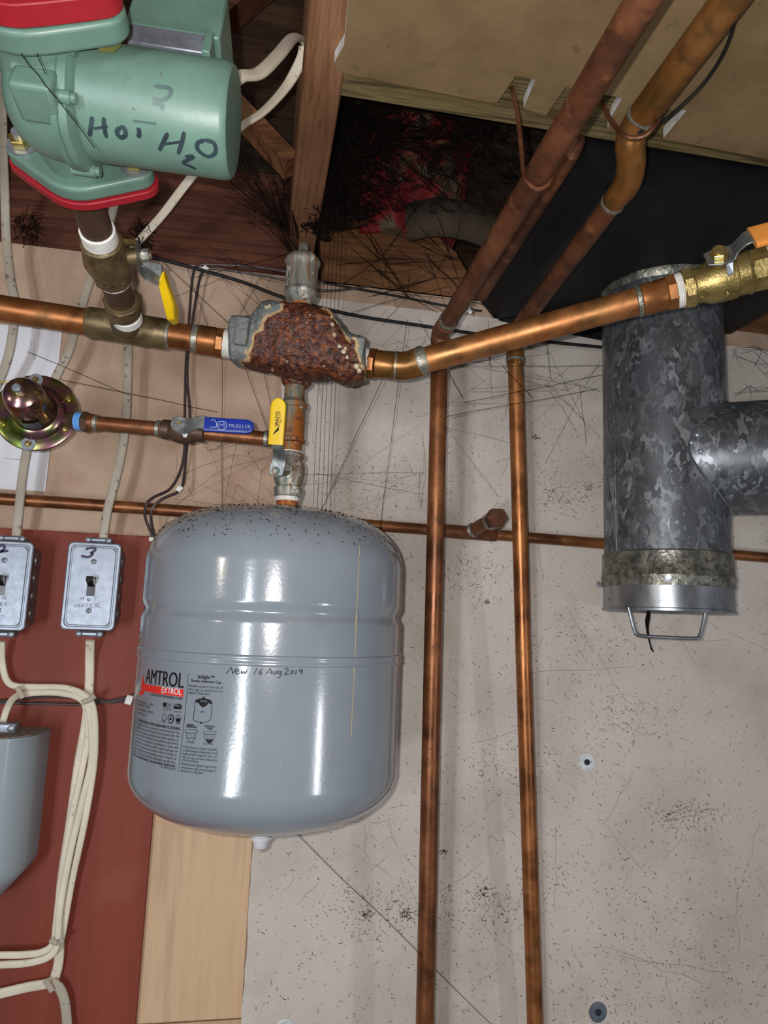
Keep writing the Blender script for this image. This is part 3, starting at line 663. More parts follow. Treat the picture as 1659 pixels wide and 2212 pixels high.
# nipple + tee under the scoop
tf = thing('pipe_tee', S(975), 'corroded bronze tee joining the fill pipe, between valve and air scoop', 'pipe fitting')
h = lambda y: S(y).z - S(975).z
MB().lathe(S(975), Z, [(h(982),0.01232),(h(958),0.01232)], 28).build('lower_nipple', 'corroded', tf)
o6 = lambda t: 1+.02*math.cos(t*2*math.pi*6)
MB().lathe(S(975), Z, [(h(957),0.01265),(h(956),0.01518),(h(950),0.01518),(h(947),0.01364),(h(884),0.01386),(h(881),0.01562),(h(872),0.01562),(h(868),0.01320),(h(860),0.01155)], 32, fn=o6).build('tee_body', 'corroded', tf)
MB().lathe(S(975), Z, [(h(862),0.01188),(h(812),0.01188)], 28).build('upper_nipple', 'corroded', tf)
b0 = S(955-10); 
MB().cyl(S(947), pd(590,950,.815), .0105, 20).build('side_outlet', 'corroded', tf)
# mineral flakes
# ------------------------------------------------------------------ air scoop
SC0 = V((TO.x+.018, -.225, pw(645,745,-.225).z))
sc = thing('air_scoop', SC0, 'rust-covered cast iron air scoop with flaking grey paint in the main pipe', 'air separator')
DS = .800
st = [(500,702,782,.020),(501.5,695,785,.024),(508,687,788,.030),(536,688,794,.031),(546,688,797,.031),(555,679,799,.032),(564,668,801,.033),(573,658,803,.035),(600,656,808,.037),(625,659,813,.038),(640,662,822,.038),(665,666,823,.038),(690,670,821,.037),(705,673,821,.037),(718,679,823,.036),(728,693,826,.035),(738,707,828,.034),(750,722,829,.032),(760,727,829,.031),(775,731,827,.031),(785,735,823,.030),(788.5,742,818,.024),(789.5,750,812,.020)]
def interp(st, k=6):
    out = []
    for A, B in zip(st, st[1:]):
        m_ = max(1, int(abs(B[0]-A[0])/3))
        for j in range(m_): out.append(tuple(A[i]+(B[i]-A[i])*j/m_ for i in range(4)))
    return out+[st[-1]]
dep_v = cam2w(V((0,0,1)))
mb = MB(); rings = []
for (x, yt, yb, th) in interp(st):
    a = pd(x,yt,DS); b = pd(x+2,yb,DS); c = (a+b)/2; uu = (a-b)/2; n_ = 56; rg = []
    for k in range(n_):
        t = 2*math.pi*k/n_; cs, sn = math.cos(t), math.sin(t); e = .62
        p = c+uu*math.copysign(abs(sn)**e, sn)-dep_v*th*math.copysign(abs(cs)**e, cs)
        q = p-SC0; cen = max(0, 1-max(0,abs(q.x-.003)-.03)/.045); low = 1 if sn < -.5 else .3
        am = .0006+.0022*min(1, cen+low*.4)
        dsp = noise.noise(p*110)*am+noise.noise(p*300)*am*.6+noise.noise(p*45)*am
        p = p+(p-c).normalized()*dsp; rg.append(p)
    rings.append(mb.ring(rg))
mb.skin(rings); mb.build('scoop_body', 'scoop_iron', sc, sharp=60)
for cx_, cy_, w_, hh in ((523,717,13,29),(771,758,14,27)):
    m_ = MB(); c = pd(cx_,cy_,DS-.0315); ex = (pd(cx_+20,cy_+3,DS-.0315)-c).normalized(); ez = (pd(cx_+1,cy_-20,DS-.0315)-c).normalized(); ez = (ez-ex*ez.dot(ex)).normalized()
    m_.obox(c, ex, ez, ex.cross(ez), (w_*.00054,hh*.00052,.0065)); m_.build('wrench_lug', 'scoop_iron', sc, bevel=.002, seg=3)
MB().lathe(S(828), Z, [(-.004,.0135),(.0,.0170),(.012,.020),(.03,.02)], 28, fn=lambda t: 1+.03*noise.noise(V((math.cos(t*6.28)*3,math.sin(t*6.28)*3,0)))).build('bottom_boss', 'scoop_iron', sc)
# blisters of white scale
mb = MB()
for (x,y,r_) in ((604,735,2.8),(588,799,2),(661,697,2),(722,722,4),(733,748,6),(742,760,6),(750,772,5),(746,752,4),(770,790,6),(776,800,5),(628,716,2),(575,663,4),(582,660,4),(718,700,4),(716,684,3),(725,738,4),(670,680,2),(655,760,1.5),(700,790,2),(620,780,2)):
    p = pd(x,y,DS-.037 if 560<x<725 else DS-.033); mb.lathe(p+dep_v*.003, -dep_v, [(0,r_*.0006),(.003,r_*.0005),(.0042,r_*.0003),(.0045,0)], 9, fn=lambda t, r_=r_: 1+.35*noise.noise(V((t*9,r_*7,x))))
d_ = mb.build('mineral_scale', 'scale_cream', sc, sharp=80); d_['label'] = 'white mineral blisters'; d_['kind'] = 'stuff'
# air vent
VT = V((TO.x+.0075, -.215, pw(657,667,-.215).z)); 
av = thing('air_vent', VT, 'corroded cylindrical automatic air vent on top of the air scoop', 'air vent')
h = lambda y: pw(657,y,-.215).z-VT.z
v_r = 36.0*.835/F
MB().lathe(VT, Z, [(-.006,.010),(h(658),.0105),(h(655),.008),(h(652),.012)], 28).build('stub', 'rusty_metal', av)
MB().lathe(VT, Z, [(h(662),.008),(h(655),v_r*.62),(h(645),v_r*.93),(h(636),v_r*1.0),(h(634),v_r*.97),(h(630),v_r*.97),(h(628),v_r*.93),(h(585),v_r*.95),(h(575),v_r*.98),(h(571),v_r*1.06),(h(566),v_r*1.06),(h(562),v_r*1.0),(h(556),v_r*.86),(h(552),v_r*.6),(h(551),v_r*.2)], 48, fn=lambda t: 1+.012*noise.noise(V((math.cos(t*6.28)*4,math.sin(t*6.28)*4,0)))).build('vent_body', 'corroded_grey', av)
MB().lathe(VT, Z, [(h(553),.007),(h(545),.0065),(h(542),.0052),(h(531),.0055),(h(527),.004)], 16, fn=lambda t: 1+.06*math.cos(t*6.28*8)).build('vent_cap', 'corroded_grey', av)

# ------------------------------------------------------------------ main header, left of the scoop
HR = .0145
hl = thing('header_pipe', pd(100,682,.77), 'copper header pipe entering from the left, ending at the air scoop', 'pipe')
Pm = lambda x: pd(x, 666+(x)*.1565, .770+x*.00006)
MB().tube([Pm(-140),Pm(0),Pm(195)], HR, 32).build('pipe_run', 'copper_bright', hl)
te = MB(); te.tube([Pm(188),Pm(190),Pm(194),Pm(358),Pm(361),Pm(363)], [HR+.0003,HR+.002,HR+.0025,HR+.0025,HR+.002,HR+.0003], 36)
AX0 = Pm(274); NA = pd(262,650,.715); NB = pd(207,490,.612); na = (NB-NA).normalized()
te.tube([AX0, NA-na*.006, NA+na*.002], [HR*1.1,HR*1.22,.0165], 32)
te.build('tee', 'bronze_dull', hl)['label'] = 'dull bronze tee with a front outlet'
te = MB(); te.hexa(NA-na*.008, NA+na*.001, .0185, 8); te.build('outlet_collar', 'bronze_dull', hl)
MB().tube([Pm(360),Pm(420)], HR, 32).build('pipe_piece', 'copper_bright', hl)
MB().tube([Pm(359),Pm(361),Pm(366),Pm(368)], [HR+.0005,HR+.0015,HR+.001,HR], 28).build('solder_joint', 'solder', hl)
MB().tube([Pm(415),Pm(417),Pm(421),Pm(427),Pm(429)], [HR,HR+.0014,HR+.0012,HR+.0014,HR+.001], 28).build('solder_joint', 'solder', hl)
MB().tube([Pm(427),Pm(430),Pm(464),Pm(468),Pm(484)], [HR+.0005,HR+.0017,HR+.0017,HR+.0008,HR-.001], 32).build('adapter', 'copper_bright', hl)
MB().hexa(Pm(467), Pm(485), HR+.003, 8).build('adapter_hex', 'copper_bright', hl)
m_ = MB(); 
c = [Pm(483+k*1.6) for k in range(13)]; m_.tube(c, [HR+(.0022 if k%2 else .0012) for k in range(13)], 28); m_.build('thread_tape', 'white_tape', hl)
# ------------------------------------------------------------------ header, right of the scoop
hr = thing('header_pipe', pd(1100,720,.77), 'copper header pipe rising from the scoop to the brass valve at right', 'pipe')
q = [pd(786,782,.806),pd(797,784,.806)]
m_ = MB(); c = [pd(787+k*1.5,782+k*.2,.806) for k in range(8)]; m_.tube(c, [HR+(.0022 if k%2 else .0012) for k in range(8)], 28); m_.build('thread_tape', 'white_tape', hr)
MB().hexa(pd(797,784,.806), pd(812,786,.805), HR+.0035, 8).build('adapter_hex', 'copper_bright', hr)
MB().tube([pd(811,786,.805),pd(813,786,.805),pd(850,790,.803),pd(852,790,.803)], [HR,HR+.0012,HR+.0012,HR+.0002], 32).build('adapter', 'copper_olive', hr)
MB().tube([pd(851,790,.803),pd(852,790,.803),pd(856,790.5,.803),pd(858,790.5,.803)], [HR,HR+.002,HR+.0018,HR], 28).build('solder_joint', 'solder', hr)
MB().tube(catmull([pd(854,790,.803),pd(868,791,.802),pd(885,789,.80),pd(905,782,.797),pd(918,777,.795)],5), [HR+.0016]*21, 32).build('elbow', 'copper_olive', hr)
MB().tube([pd(909,781,.797),pd(911,780.5,.797),pd(917,778,.795),pd(921,777,.795)], [HR+.0005,HR+.003,HR+.0024,HR], 28).build('solder_joint', 'solder', hr)
e0 = pd(915,779,.796); e1 = pd(1382,650,.742); ed = (e1-e0).normalized()
MB().tube([e0, e1], HR, 32).build('pipe_run', 'copper_bright', hr)
G = lambda x: pd(x, 650-(x-1382)*.262, .742-(x-1382)*.00012)
MB().tube([G(1374),G(1376),G(1384),G(1386)], [HR,HR+.0016,HR+.0018,HR+.0005], 28).build('solder_joint', 'solder', hr)
MB().tube([G(1385),G(1387),G(1436),G(1440)], [HR,HR+.002,HR+.0022,HR+.001], 32).build('adapter', 'copper_bright', hr)
MB().hexa(G(1438), G(1461), HR+.0042, 8).build('adapter_hex', 'copper_bright', hr)
MB().tube([G(1459+k*2) for k in range(9)], [HR+(.0035 if k%2 else .0028) for k in range(9)], 28).build('thread_tape', 'white_tape', hr)
# brass valve
vb = thing('ball_valve', G(1560), 'large brass ball valve with an orange lever grip at the right edge', 'valve')
m_ = MB(); xs = [(1472,.013),(1473,.0195),(1496,.0200),(1499,.0180),(1512,.0180),(1530,.0215),(1560,.0225),(1585,.0222),(1588,.0205),(1612,.0210),(1616,.0225),(1619,.0205),(1665,.0212),(1668,.0190)]
m_.tube([G(x) for x, r in xs], [r for x, r in xs], 8 if False else 40); m_.build('valve_body', 'brass', vb)
MB().hexa(G(1473), G(1498), .0212, 8).build('end_hex', 'brass', vb)
MB().hexa(G(1617), G(1668), .0222, 8).build('union_hex', 'brass', vb)
MB().tube([G(1655+k*2.2) for k in range(5)], [.0228 if k%2 else .0215 for k in range(5)], 28).build('thread_tape', 'white_tape', vb)
gd = (G(1600)-G(1500)).normalized(); 
dv = (pd(1552,556,.700)-G(1560)); dv = (dv-gd*dv.dot(gd)).normalized()
sp = pd(1552,556,.700)
MB().cyl(G(1560), sp+dv*.002, .0095, 24).build('bonnet', 'brass', vb)
lv, go, fr = lever(vb, [sp+dv*.001-gd*.012, sp+dv*.001, sp+dv*.001+gd*.012, pd(1592,533,.69), pd(1612,515,.682), pd(1632,510,.68)], [.009,.0135,.0115,.0085,.0095,.0095], .0011, dv, 'steel_worn', (pd(1624,514,.680), pd(1790,470,.665)), 'orange_vinyl', .0145, .0035)
m_ = MB(); m_.prism([sp+dv*.002+gd*.006+V((0,0,-.006)), sp+dv*.002+gd*.013+V((0,0,-.008)), sp-dv*.004+gd*.013+V((0,0,-.018)), sp-dv*.004+gd*.008+V((0,0,-.019))], dv*.0015); m_.build('stop_tab', 'zinc', lv)
MB().hexa(sp+dv*.002, sp+dv*.007, .0082).build('nut', 'screw_gold', vb); MB().cyl(sp+dv*.006, sp+dv*.0105, .0055, 20).build('stem_tip', 'brass', vb)
m_ = MB(); m_.tube([pd(x,y,.70) for x,y in ((1567,634),(1571,630),(1573,636),(1568,640))], .0008, 6); m_.tube([pd(x,y,.70) for x,y in ((1518,650),(1522,646),(1516,640))], .0008, 6)
m_.build('cast_mark', 'brass', vb)

# ------------------------------------------------------------------ fill pipe with blue valve and regulator
FD = .815
Q = lambda x: pd(x, 912+(x-190)*.093, FD)
PR = .0082
fp = thing('fill_pipe', Q(300), 'thin copper fill pipe from the gold regulator to the tee', 'pipe')
MB().tube([Q(205),Q(360)], PR, 24).build('pipe_run', 'copper_brown', fp)
MB().tube([Q(435),Q(590)], PR, 24).build('pipe_run', 'copper_brown', fp)
for x in (206,340,573): MB().tube([Q(x-3),Q(x-1),Q(x+6),Q(x+8)], [PR,PR+.0016,PR+.0014,PR], 20).build('solder_joint', 'solder', fp)
MB().tube([Q(188),Q(192),Q(203),Q(205)], [PR,PR+.002,PR+.0018,PR+.0005], 24).build('adapter', 'copper_brown', fp)
MB().hexa(Q(179), Q(193), PR+.0042, 6).build('adapter_hex', 'nipple_brown', fp)
MB().tube([Q(164+k*1.8) for k in range(9)], [PR+(.0025 if k%2 else .0018) for k in range(9)], 24).build('thread_tape', 'blue_tape', fp)['label'] = 'pale blue thread tape'
b2 = thing('ball_valve', Q(395), 'small brown ball valve with a blue lever grip in the fill pipe', 'valve')
xs = [(350,PR+.001),(352,.0112),(364,.0116),(368,.0105),(378,.0135),(398,.0150),(418,.0135),(426,.0112),(442,.0110),(445,PR)]
MB().tube([Q(x) for x,r in xs], [r for x,r in xs], 28).build('valve_body', 'nipple_brown', b2)
fd = (Q(440)-Q(360)).normalized(); sp = pd(390,917,.790); dv = (sp-Q(390)); dv = (dv-fd*dv.dot(fd)).normalized()
MB().cyl(Q(390), sp, .006, 16).build('bonnet', 'nipple_brown', b2)
lv, go, fr = lever(b2, [pd(370,911,.787),pd(380,914,.787),pd(398,920,.787),pd(415,917,.782),pd(430,912,.779),pd(445,913,.778)], [.004,.0085,.0095,.0075,.0072,.0078], .0009, dv, 'steel_worn', (pd(442,916.5,.778), pd(549,923.5,.778)), 'blue_vinyl', .0082, .0026)
m_ = MB(); m_.prism([pd(391,931,.787),pd(408,934,.787),pd(403,946,.788),pd(397,945,.788)], dv*.0012); m_.build('stop_tab', 'steel_worn', lv)
MB().hexa(sp+dv*.002, sp+dv*.006, .0046).build('nut', 'steel_worn', b2); MB().cyl(sp, sp+dv*.008, .0022, 12).build('stem_tip', 'brass', b2)
a, t, s, n = fr; fn_ = n if n.dot(CAM-a) > 0 else -n; bh = planehit(a+fn_*.0026, fn_)
m_ = MB(); o = bh(494,923)[0]; u_ = (bh(540,926)[0]-o).normalized(); v_ = (bh(494,910)[0]-o); v_ = (v_-u_*v_.dot(u_)).normalized()
mat('print_silver', [(150,164,196),(170,182,210)], 20, rough=.4)
textpx(m_, 'MUELLER', o, u_, v_, .0240, .0040, .0003, .0002); textpx(m_, 'STREAMLINE', bh(498,933)[0], u_, v_, .0175, .0026, .0003, .0001)
textpx(m_, 'ON', bh(456,909)[0], u_, v_, .0045, .0020, .0003); textpx(m_, 'OFF', bh(453,925)[0], u_, v_, .0055, .0020, .0003)
ink(m_, [[(471,911),(488,912),(487,927),(470,926),(471,911)],[(473,924),(474,914),(479,920),(484,914),(484,925)],[(463,908),(468,914),(467,922),(464,925)]], bh, 1.5, .0003, 2)
m_.build('grip_print', 'print_silver', lv)
# regulator
RC = pd(80,893,.812); rt_ = pd(44,848,.748); ra = (rt_-RC).normalized()
rg_ = thing('pressure_regulator', RC, 'iridescent gold pressure regulator with a domed bell, left of the blue tape', 'valve')
MB().lathe(RC, ra, [(-.014,0),(-.013,.028),(-.006,.036),(-.004,.0435),(.0,.0452),(.0035,.0452),(.0045,.0435),(.0045,.033),(.006,.0325),(.009,.0300),(.011,.0245),(.014,.0235)], 72).build('flange', 'gold_zinc', rg_)
MB().lathe(RC, ra, [(.010,.0245),(.018,.0235),(.030,.0225),(.048,.0215),(.060,.0200),(.066,.0170),(.069,.0110),(.0695,0)], 64).build('bell', 'violet_zinc', rg_)
T0 = RC+ra*.0695
MB().lathe(T0, ra, [(0,.0068),(.003,.0068),(.003,.0045),(.004,.0045)], 6).build('lock_nut', 'gold_zinc', rg_)
MB().lathe(T0, ra, [(.003,.0040),(.010,.0040),(.0105,.0044),(.013,.0044),(.014,.003)], 20).build('adjusting_screw', 'zinc', rg_)
rx = (cam2w(V((1,0,0)))-ra*ra.dot(cam2w(V((1,0,0))))).normalized(); ry = ra.cross(rx)
if ry.z < 0: ry = -ry
for k, (x, y) in enumerate(((77,820),(141,862),(133,923),(63,952),(4,913),(5,845))):
    hp, _ = planehit(RC+ra*.0045, ra)(x, y)
    dd = (hp-RC); dd = (dd-ra*ra.dot(dd)); hp = RC+ra*.0045+dd.normalized()*.0385
    if k in (0,3): MB().lathe(hp-ra*.0005, ra, [(0,.0078),(.001,.0078)], 24).build('washer', 'zinc', rg_)
    so = MB().lathe(hp, ra, [(0,.0036),(.0022,.0036),(.0034,.0025),(.0038,0)], 20).build('screw', 'screw_gold', rg_)
MB().tube([RC-ra*.012, RC-ra*.012+(Q(172)-RC).normalized()*.030, Q(164)], [.016,.012,.0105], 20).build('outlet_body', 'nipple_brown', rg_)
MB().lathe(RC-ra*.03, ra, [(0,.02),(.004,.026),(.018,.03)], 32).build('lower_body', 'nipple_brown', rg_)
# data plate on the lower side of the bell
m_ = MB(); c = RC+ra*.026
rad = lambda a_: rx*math.cos(a_)+ry*math.sin(a_)
rgs = [m_.ring([c+ra*hh+rad(-1.9+.9*k/8)*.0242 for k in range(9)]) for hh in (-.010,.010)]; m_.skin(rgs, close=False, cap=(False,False)); dpl = m_.build('data_plate', 'print_black', rg_)
m_ = MB()
for k in range(4):
    hh = -.007+k*.0045; rgs = [m_.ring([c+ra*(hh+e)+rad(-1.85+.8*j/8)*.0245 for j in range(9)]) for e in (0,.0011)]; m_.skin(rgs, close=False, cap=(False,False))
m_.build('plate_lines', 'print_silver', rg_)
m_ = MB(); m_.tube(catmull([pd(-20,828,.77),pd(20,824,.775),pd(60,826,.785),pd(77,822,.792)],4), .0011, 8)
one(m_, 'tag_wire', 'screw_gold', 'thin brass tag wire over the top of the gold regulator', 'wire')

# ------------------------------------------------------------------ nipple, valve and pump
pn = thing('pump_riser', NA, 'brown pipe with white thread tape between tee and pump, holding no handle', 'pipe')
pn['label'] = 'short brown pipe with white tape linking the bronze tee to the green pump'
ln = lambda s_: NA+na*s_
Ltot = (NB-NA).length
def along(y):   # distance along the riser where it crosses image row y
    lo_, hi_ = -.05, .25
    for _ in range(40):
        m = (lo_+hi_)/2; p = ln(m)-CAM; v = (_rowy(p))
        if v > y: lo_ = m
        else: hi_ = m
    return (lo_+hi_)/2
_ix = cam2w(V((1,0,0))); _iy = cam2w(V((0,1,0))); _iz = cam2w(V((0,0,1)))
def _rowy(p): return CY+F*p.dot(_iy)/p.dot(_iz)
A = along
nr = .0135
MB().tube([ln(A(672)), ln(A(612))], nr, 28).build('lower_pipe', 'nipple_brown', pn)
MB().tube([ln(A(530)), ln(A(420))], nr, 28).build('upper_pipe', 'nipple_brown', pn)
for ya, yb in ((690,678),(606,594),(524,495)): MB().tube([ln(A(ya)),ln(A(ya)+.001),ln(A(yb)-.001),ln(A(yb))], [nr+.0008,nr+.0022,nr+.0018,nr], 28).build('thread_tape', 'white_tape', pn)
b3 = thing('ball_valve', ln(A(565)), 'dark brass ball valve below the green pump, yellow lever hanging edge-on', 'valve')
L0, L1 = A(600), A(518); LL = L1-L0
MB().tube([ln(L0+LL*t_) for t_,_ in ((0,0),(.02,0),(.22,0),(.3,0),(.5,0),(.72,0),(.8,0),(.97,0),(1,0))], [.014,.0175,.0180,.0195,.0215,.0195,.0178,.0182,.0150], 32).build('valve_body', 'bronze_dull', b3)
MB().hexa(ln(L0), ln(L0+LL*.22), .0185, 8).build('end_hex', 'bronze_dull', b3); MB().hexa(ln(L0+LL*.8), ln(L1), .0187, 8).build('end_hex', 'bronze_dull', b3)
sm = ln(L0+LL*.52); ste = pd(306,553,.655)
MB().cyl(sm, ste, .008, 20).build('bonnet', 'bronze_dull', b3)
sdv = (ste-sm).normalized()
MB().hexa(ste-sdv*.001, ste+sdv*.007, .0062).build('nut', 'corroded_grey', b3)
MB().cyl(ste, ste+sdv*.009, .0032, 14).build('stem_tip', 'corroded', b3)
m_ = MB(); m_.obox(pd(276,524,.66), (pd(296,526,.66)-pd(258,522,.66)).normalized(), dep_v, (pd(276,520,.66)-pd(276,526,.66)).normalized(), (.009,.004,.002)); m_.build('stop_bar', 'brass', b3)
lp = [pd(300,530,.655), pd(301,552,.652), pd(303,580,.655), pd(322,590,.662), pd(342,598,.67)]
lv = MB(); 
c = catmull(lp, 5); lv.tube(c, 1, 10, flat=(.0085,.0014), nrm=sdv); lvo = lv.build('lever', 'steel_worn', b3)
g = MB(); 
gp = [pd(336,584,.668),pd(350,608,.675),pd(366,680,.70)]
g.prism([pd(308,560,.655),pd(350,570,.665),pd(352,603,.672),pd(346,606,.672),pd(302,596,.66)], cam2w(V((0,0,.004)))); g.build('lever_end', 'steel_worn', lvo, bevel=.001)
g = MB(); g.prism([pd(340,610,.668),pd(352,580,.665),pd(356,600,.667),pd(376,655,.69),pd(377,690,.70),pd(360,692,.70)], cam2w(V((-.001,0,.020)))); g.build('grip', 'yellow_vinyl', lvo, bevel=.002)
# ---- pump
FC = pd(180,362,.545); NC = pd(50,-20,.424)
pa = (NC-FC).normalized(); O = (FC+NC)/2
pm = V((1,0,0)); pm = (pm-pa*pa.dot(pm)); pm.normalize(); pnn = pa.cross(pm)
if pnn.z < 0: pnn = -pnn
# level the motor to the slope seen
_t = math.radians(-3.8); pm, pnn = pm*math.cos(_t)+pnn*math.sin(_t), pnn*math.cos(_t)-pm*math.sin(_t)
pu = thing('circulator_pump', O, 'green circulator pump with handwritten marking at the upper left', 'pump')
half = (NC-FC).length/2
OF = O; O = O - pnn*.0065 + pm*.008
MB().lathe(O, pm, [(-.037,0),(-.0365,.012),(-.033,.023),(-.027,.031),(-.018,.0370),(-.008,.0395),(.004,.0405),(.006,.0400)], 64).build('volute', 'pump_green', pu)
m_ = MB(); m_.lathe(O, pm, [(.004,.040),(.0045,.0440),(.0085,.0445),(.0090,.0432),(.0095,.0432),(.010,.0445),(.0145,.0440),(.016,.041),(.018,.0380)], 64, fn=lambda t: 1+.045*max(0,math.cos(t*2*math.pi*4+2.2))**3); m_.build('clamp_ring', 'pump_green', pu)
CANR = .0370
CL = .1130
MB().lathe(O, pm, [(.012,CANR),(.1075,CANR),(.111,CANR-.0008),(.1128,CANR-.0025),(CL,CANR-.004),(CL,0)], 80).build('motor_housing', 'pump_green', pu)
# ports
for sg in (-1,1):
    MB().tube([OF+pa*sg*.02, OF+pa*sg*(half-.010), OF+pa*sg*half], [.030,.024,.027], 32).build('port', 'pump_green', pu)
# raised castings on the front of the volute
m_ = MB()
def pl_(x,y,dd=.0): return planehit(O-(-pa)*(.0+dd), pa)(x,y)[0]
fc = O+pa*.046
m_.obox(O+pa*.031-pm*.014+pnn*.014, pm, pnn, pa, (.024,.0095,.008)); m_.build('cast_pad', 'pump_green', pu, bevel=.003, seg=3)
m_ = MB(); m_.obox(O+pa*.030-pm*.007-pnn*.006, pm, pnn, pa, (.014,.016,.008)); m_.build('cast_pad', 'pump_green', pu, bevel=.004, seg=3)
m_ = MB(); m_.obox(O+pa*.026-pm*.003-pnn*.031, pm, pnn, pa, (.013,.009,.014)); m_.build('cast_pad', 'pump_green', pu, bevel=.003, seg=3)
m_ = MB(); m_.obox(O+pa*.022-pm*.010+pnn*.026, pm, pnn, pa, (.016,.012,.012)); m_.build('cast_pad', 'pump_green', pu, bevel=.003, seg=3)
for a_ in (55,140,225,312):
    dd = pa*math.cos(math.radians(a_))+pnn*math.sin(math.radians(a_))
    rr_ = .0425
    MB().lathe(O+dd*rr_+pm*.002, pm, [(0,.0045),(.016,.0045),(.016,.0034),(.019,.0034)], 16).build('clamp_screw', 'pump_green', pu)
dd = (pa*.80-pnn*.10).normalized(); MB().lathe(O+dd*.0435+pm*.002, pm, [(0,.0055),(.017,.0055)], 16).build('clamp_screw', 'pump_green', pu)
def oval(rc, rb, off, rotd=0, n=72):
    """rounded two-bolt flange outline"""
    out = []
    for k in range(n):
        t = 2*math.pi*k/n; c_, s_ = math.cos(t), math.sin(t); best = 0
        # support function hull of three discs
        best = max(rc, off*abs(c_)+rb)
        out.append((t, best))
    # convert support function to outline
    pts = []
    for k in range(n):
        t = out[k][0]; h0 = out[k][1]; dh = (out[(k+1)%n][1]-out[k-1][1])/(2*2*math.pi/n)
        x = h0*math.cos(t)-dh*math.sin(t); y = h0*math.sin(t)+dh*math.cos(t)
        r_ = math.radians(rotd); pts.append((x*math.cos(r_)-y*math.sin(r_), x*math.sin(r_)+y*math.cos(r_)))
    return pts
def flange(base, th, rc, rb, off, m, name, rotd, bev=.003):
    m_ = MB(); m_.prism([base+pm*x+pnn*y for x, y in oval(rc,rb,off,rotd)], pa*th); return m_.build(name, m, pu, bevel=bev, seg=3)
RT = -3.5
flange(FC-pa*.002, .013, .033, .0120, .0425, 'pump_green', 'flange', RT)
o = flange(FC-pa*.009, .007, .0345, .0135, .0430, 'cast_red', 'pipe_flange', RT, .001); o['label'] = 'red cast pipe flange behind the green flange'
flange(NC-pa*.016, .016, .036, .0140, .046, 'pump_green', 'flange', RT)
o = flange(NC+pa*.001, .014, .0345, .0135, .046, 'cast_red', 'pipe_flange', RT, .001); o['label'] = 'red cast pipe flange at the top of the photo'
MB().tube([NC+pa*.015, NC+pa*.040, NC+pa*.041+V((0,0,.0))], [.022,.020,.012], 28).build('flange_neck', 'cast_red', pu)
for sg in (-1,1):
    r_ = math.radians(RT); dirb = pm*math.cos(r_)+pnn*math.sin(r_)
    p = FC+dirb*sg*.0420+pa*.011
    b_ = MB().lathe(p, pa, [(0,.0112),(.0018,.0112)], 28).build('washer', 'zinc', pu)
    MB().hexa(p+pa*.0018, p+pa*.0085, .0082).build('bolt_head', 'screw_gold', pu)
    MB().cyl(p+pa*.008, p+pa*.013, .0042, 14).build('bolt_tip', 'zinc', pu)
    p = NC+dirb*sg*.0445-pa*.016
    MB().lathe(p, -pa, [(0,.0112),(.0018,.0112)], 28).build('washer', 'zinc_side', pu)
    MB().hexa(p-pa*.0018, p-pa*.0085, .0082).build('nut', 'screw_gold', pu)
# junction box on the far side of the can
m_ = MB(); m_.obox(O+pm*.062+pnn*.085-pa*.012, pm, pnn, pa, (.033,.022,.026)); m_.build('junction_box', 'pump_green', pu, bevel=.002)
m_ = MB(); m_.obox(O+pm*.060+pnn*.055-pa*.008, pm, pnn, pa, (.026,.009,.022)); m_.build('box_base', 'zinc', pu, bevel=.001)['label'] = 'bare metal base plate of the junction box'
m_ = MB(); m_.obox(O+pm*.088+pnn*.055-pa*.008, pm, pnn, pa, (.003,.010,.024)); m_.build('box_bracket', 'pump_green', pu, bevel=.001)
MB().cyl(O+pm*.091+pnn*.050-pa*.012, O+pm*.106+pnn*.048-pa*.012, .0085, 20).build('cable_connector', 'zinc', pu)
# marking
zt_ = lambda x,y: (x/2.9625, y/2.9625)
cath = lambda a,b: cylhit(a,b,O,pm,CANR)
s1 = [[(592,745),(584,800),(575,870)],[(665,750),(668,810),(682,880)],[(600,822),(690,808)],[(770,812),(748,845),(775,880),(805,860),(795,820),(770,812)],[(885,815),(892,850),(886,880)],
      [(1075,850),(1050,900),(1020,962)],[(1180,842),(1165,910),(1140,985)],[(1040,922),(1175,905)],[(1310,895),(1265,915),(1270,960),(1330,1000),(1378,975),(1370,915),(1310,895)],[(1185,1000),(1240,1000),(1175,1038),(1215,1060),(1255,1080)]]
m_ = MB(); ink(m_, [[zt_(*p) for p in s] for s in s1], cath, 8, .0004, 4); m_.build('marker_lettering', 'ink_faded', pu)
s2 = [[(985,552),(1090,568),(1080,620),(1030,640),(975,632)],[(975,660),(1040,672),(1030,700)],[(845,690),(865,700)],[(850,772),(1000,792)]]
mat('ink_ghost', [(70,92,88),(78,100,94)], 60, rough=.4)
m_ = MB(); ink(m_, [[zt_(*p) for p in s] for s in s2], cath, 7, .0004, 4); m_.build('faded_marking', 'ink_ghost', pu)

# ------------------------------------------------------------------ copper risers
CR = .0112
r1 = thing('copper_riser', pw(930,1400,-.12), 'left of two copper risers, brown pipe bending forward under the ceiling', 'pipe')
px_ = .2145; zl = 1.982
B1 = [pw(918,2212,-.09)+V((0,0,-.35)), pw(918,2212,-.095), pw(935,1400,-.12), pw(949,800,-.138)]
MB().tube(B1, CR, 28).build('pipe_run', 'copper_brown', r1)
top = pw(951,752,-.139); el = [pw(949,790,-.138), top, pw(951,732,-.141), pw(957,712,-.155), pd(968,692,.885)]
cA = pd(1400,-17,.432); cB = pd(966,698,.89)
MB().tube(catmull(el[:3]+[pw(954,716,-.150)+V((0,0,0)), cB],5), CR+.0012, 28).build('elbow', 'copper_dark', r1)
MB().tube([cB+(cA-cB)*-.01, cB, cA, cA+(cA-cB)*.4], CR, 28).build('overhead_run', 'copper_dark', r1)
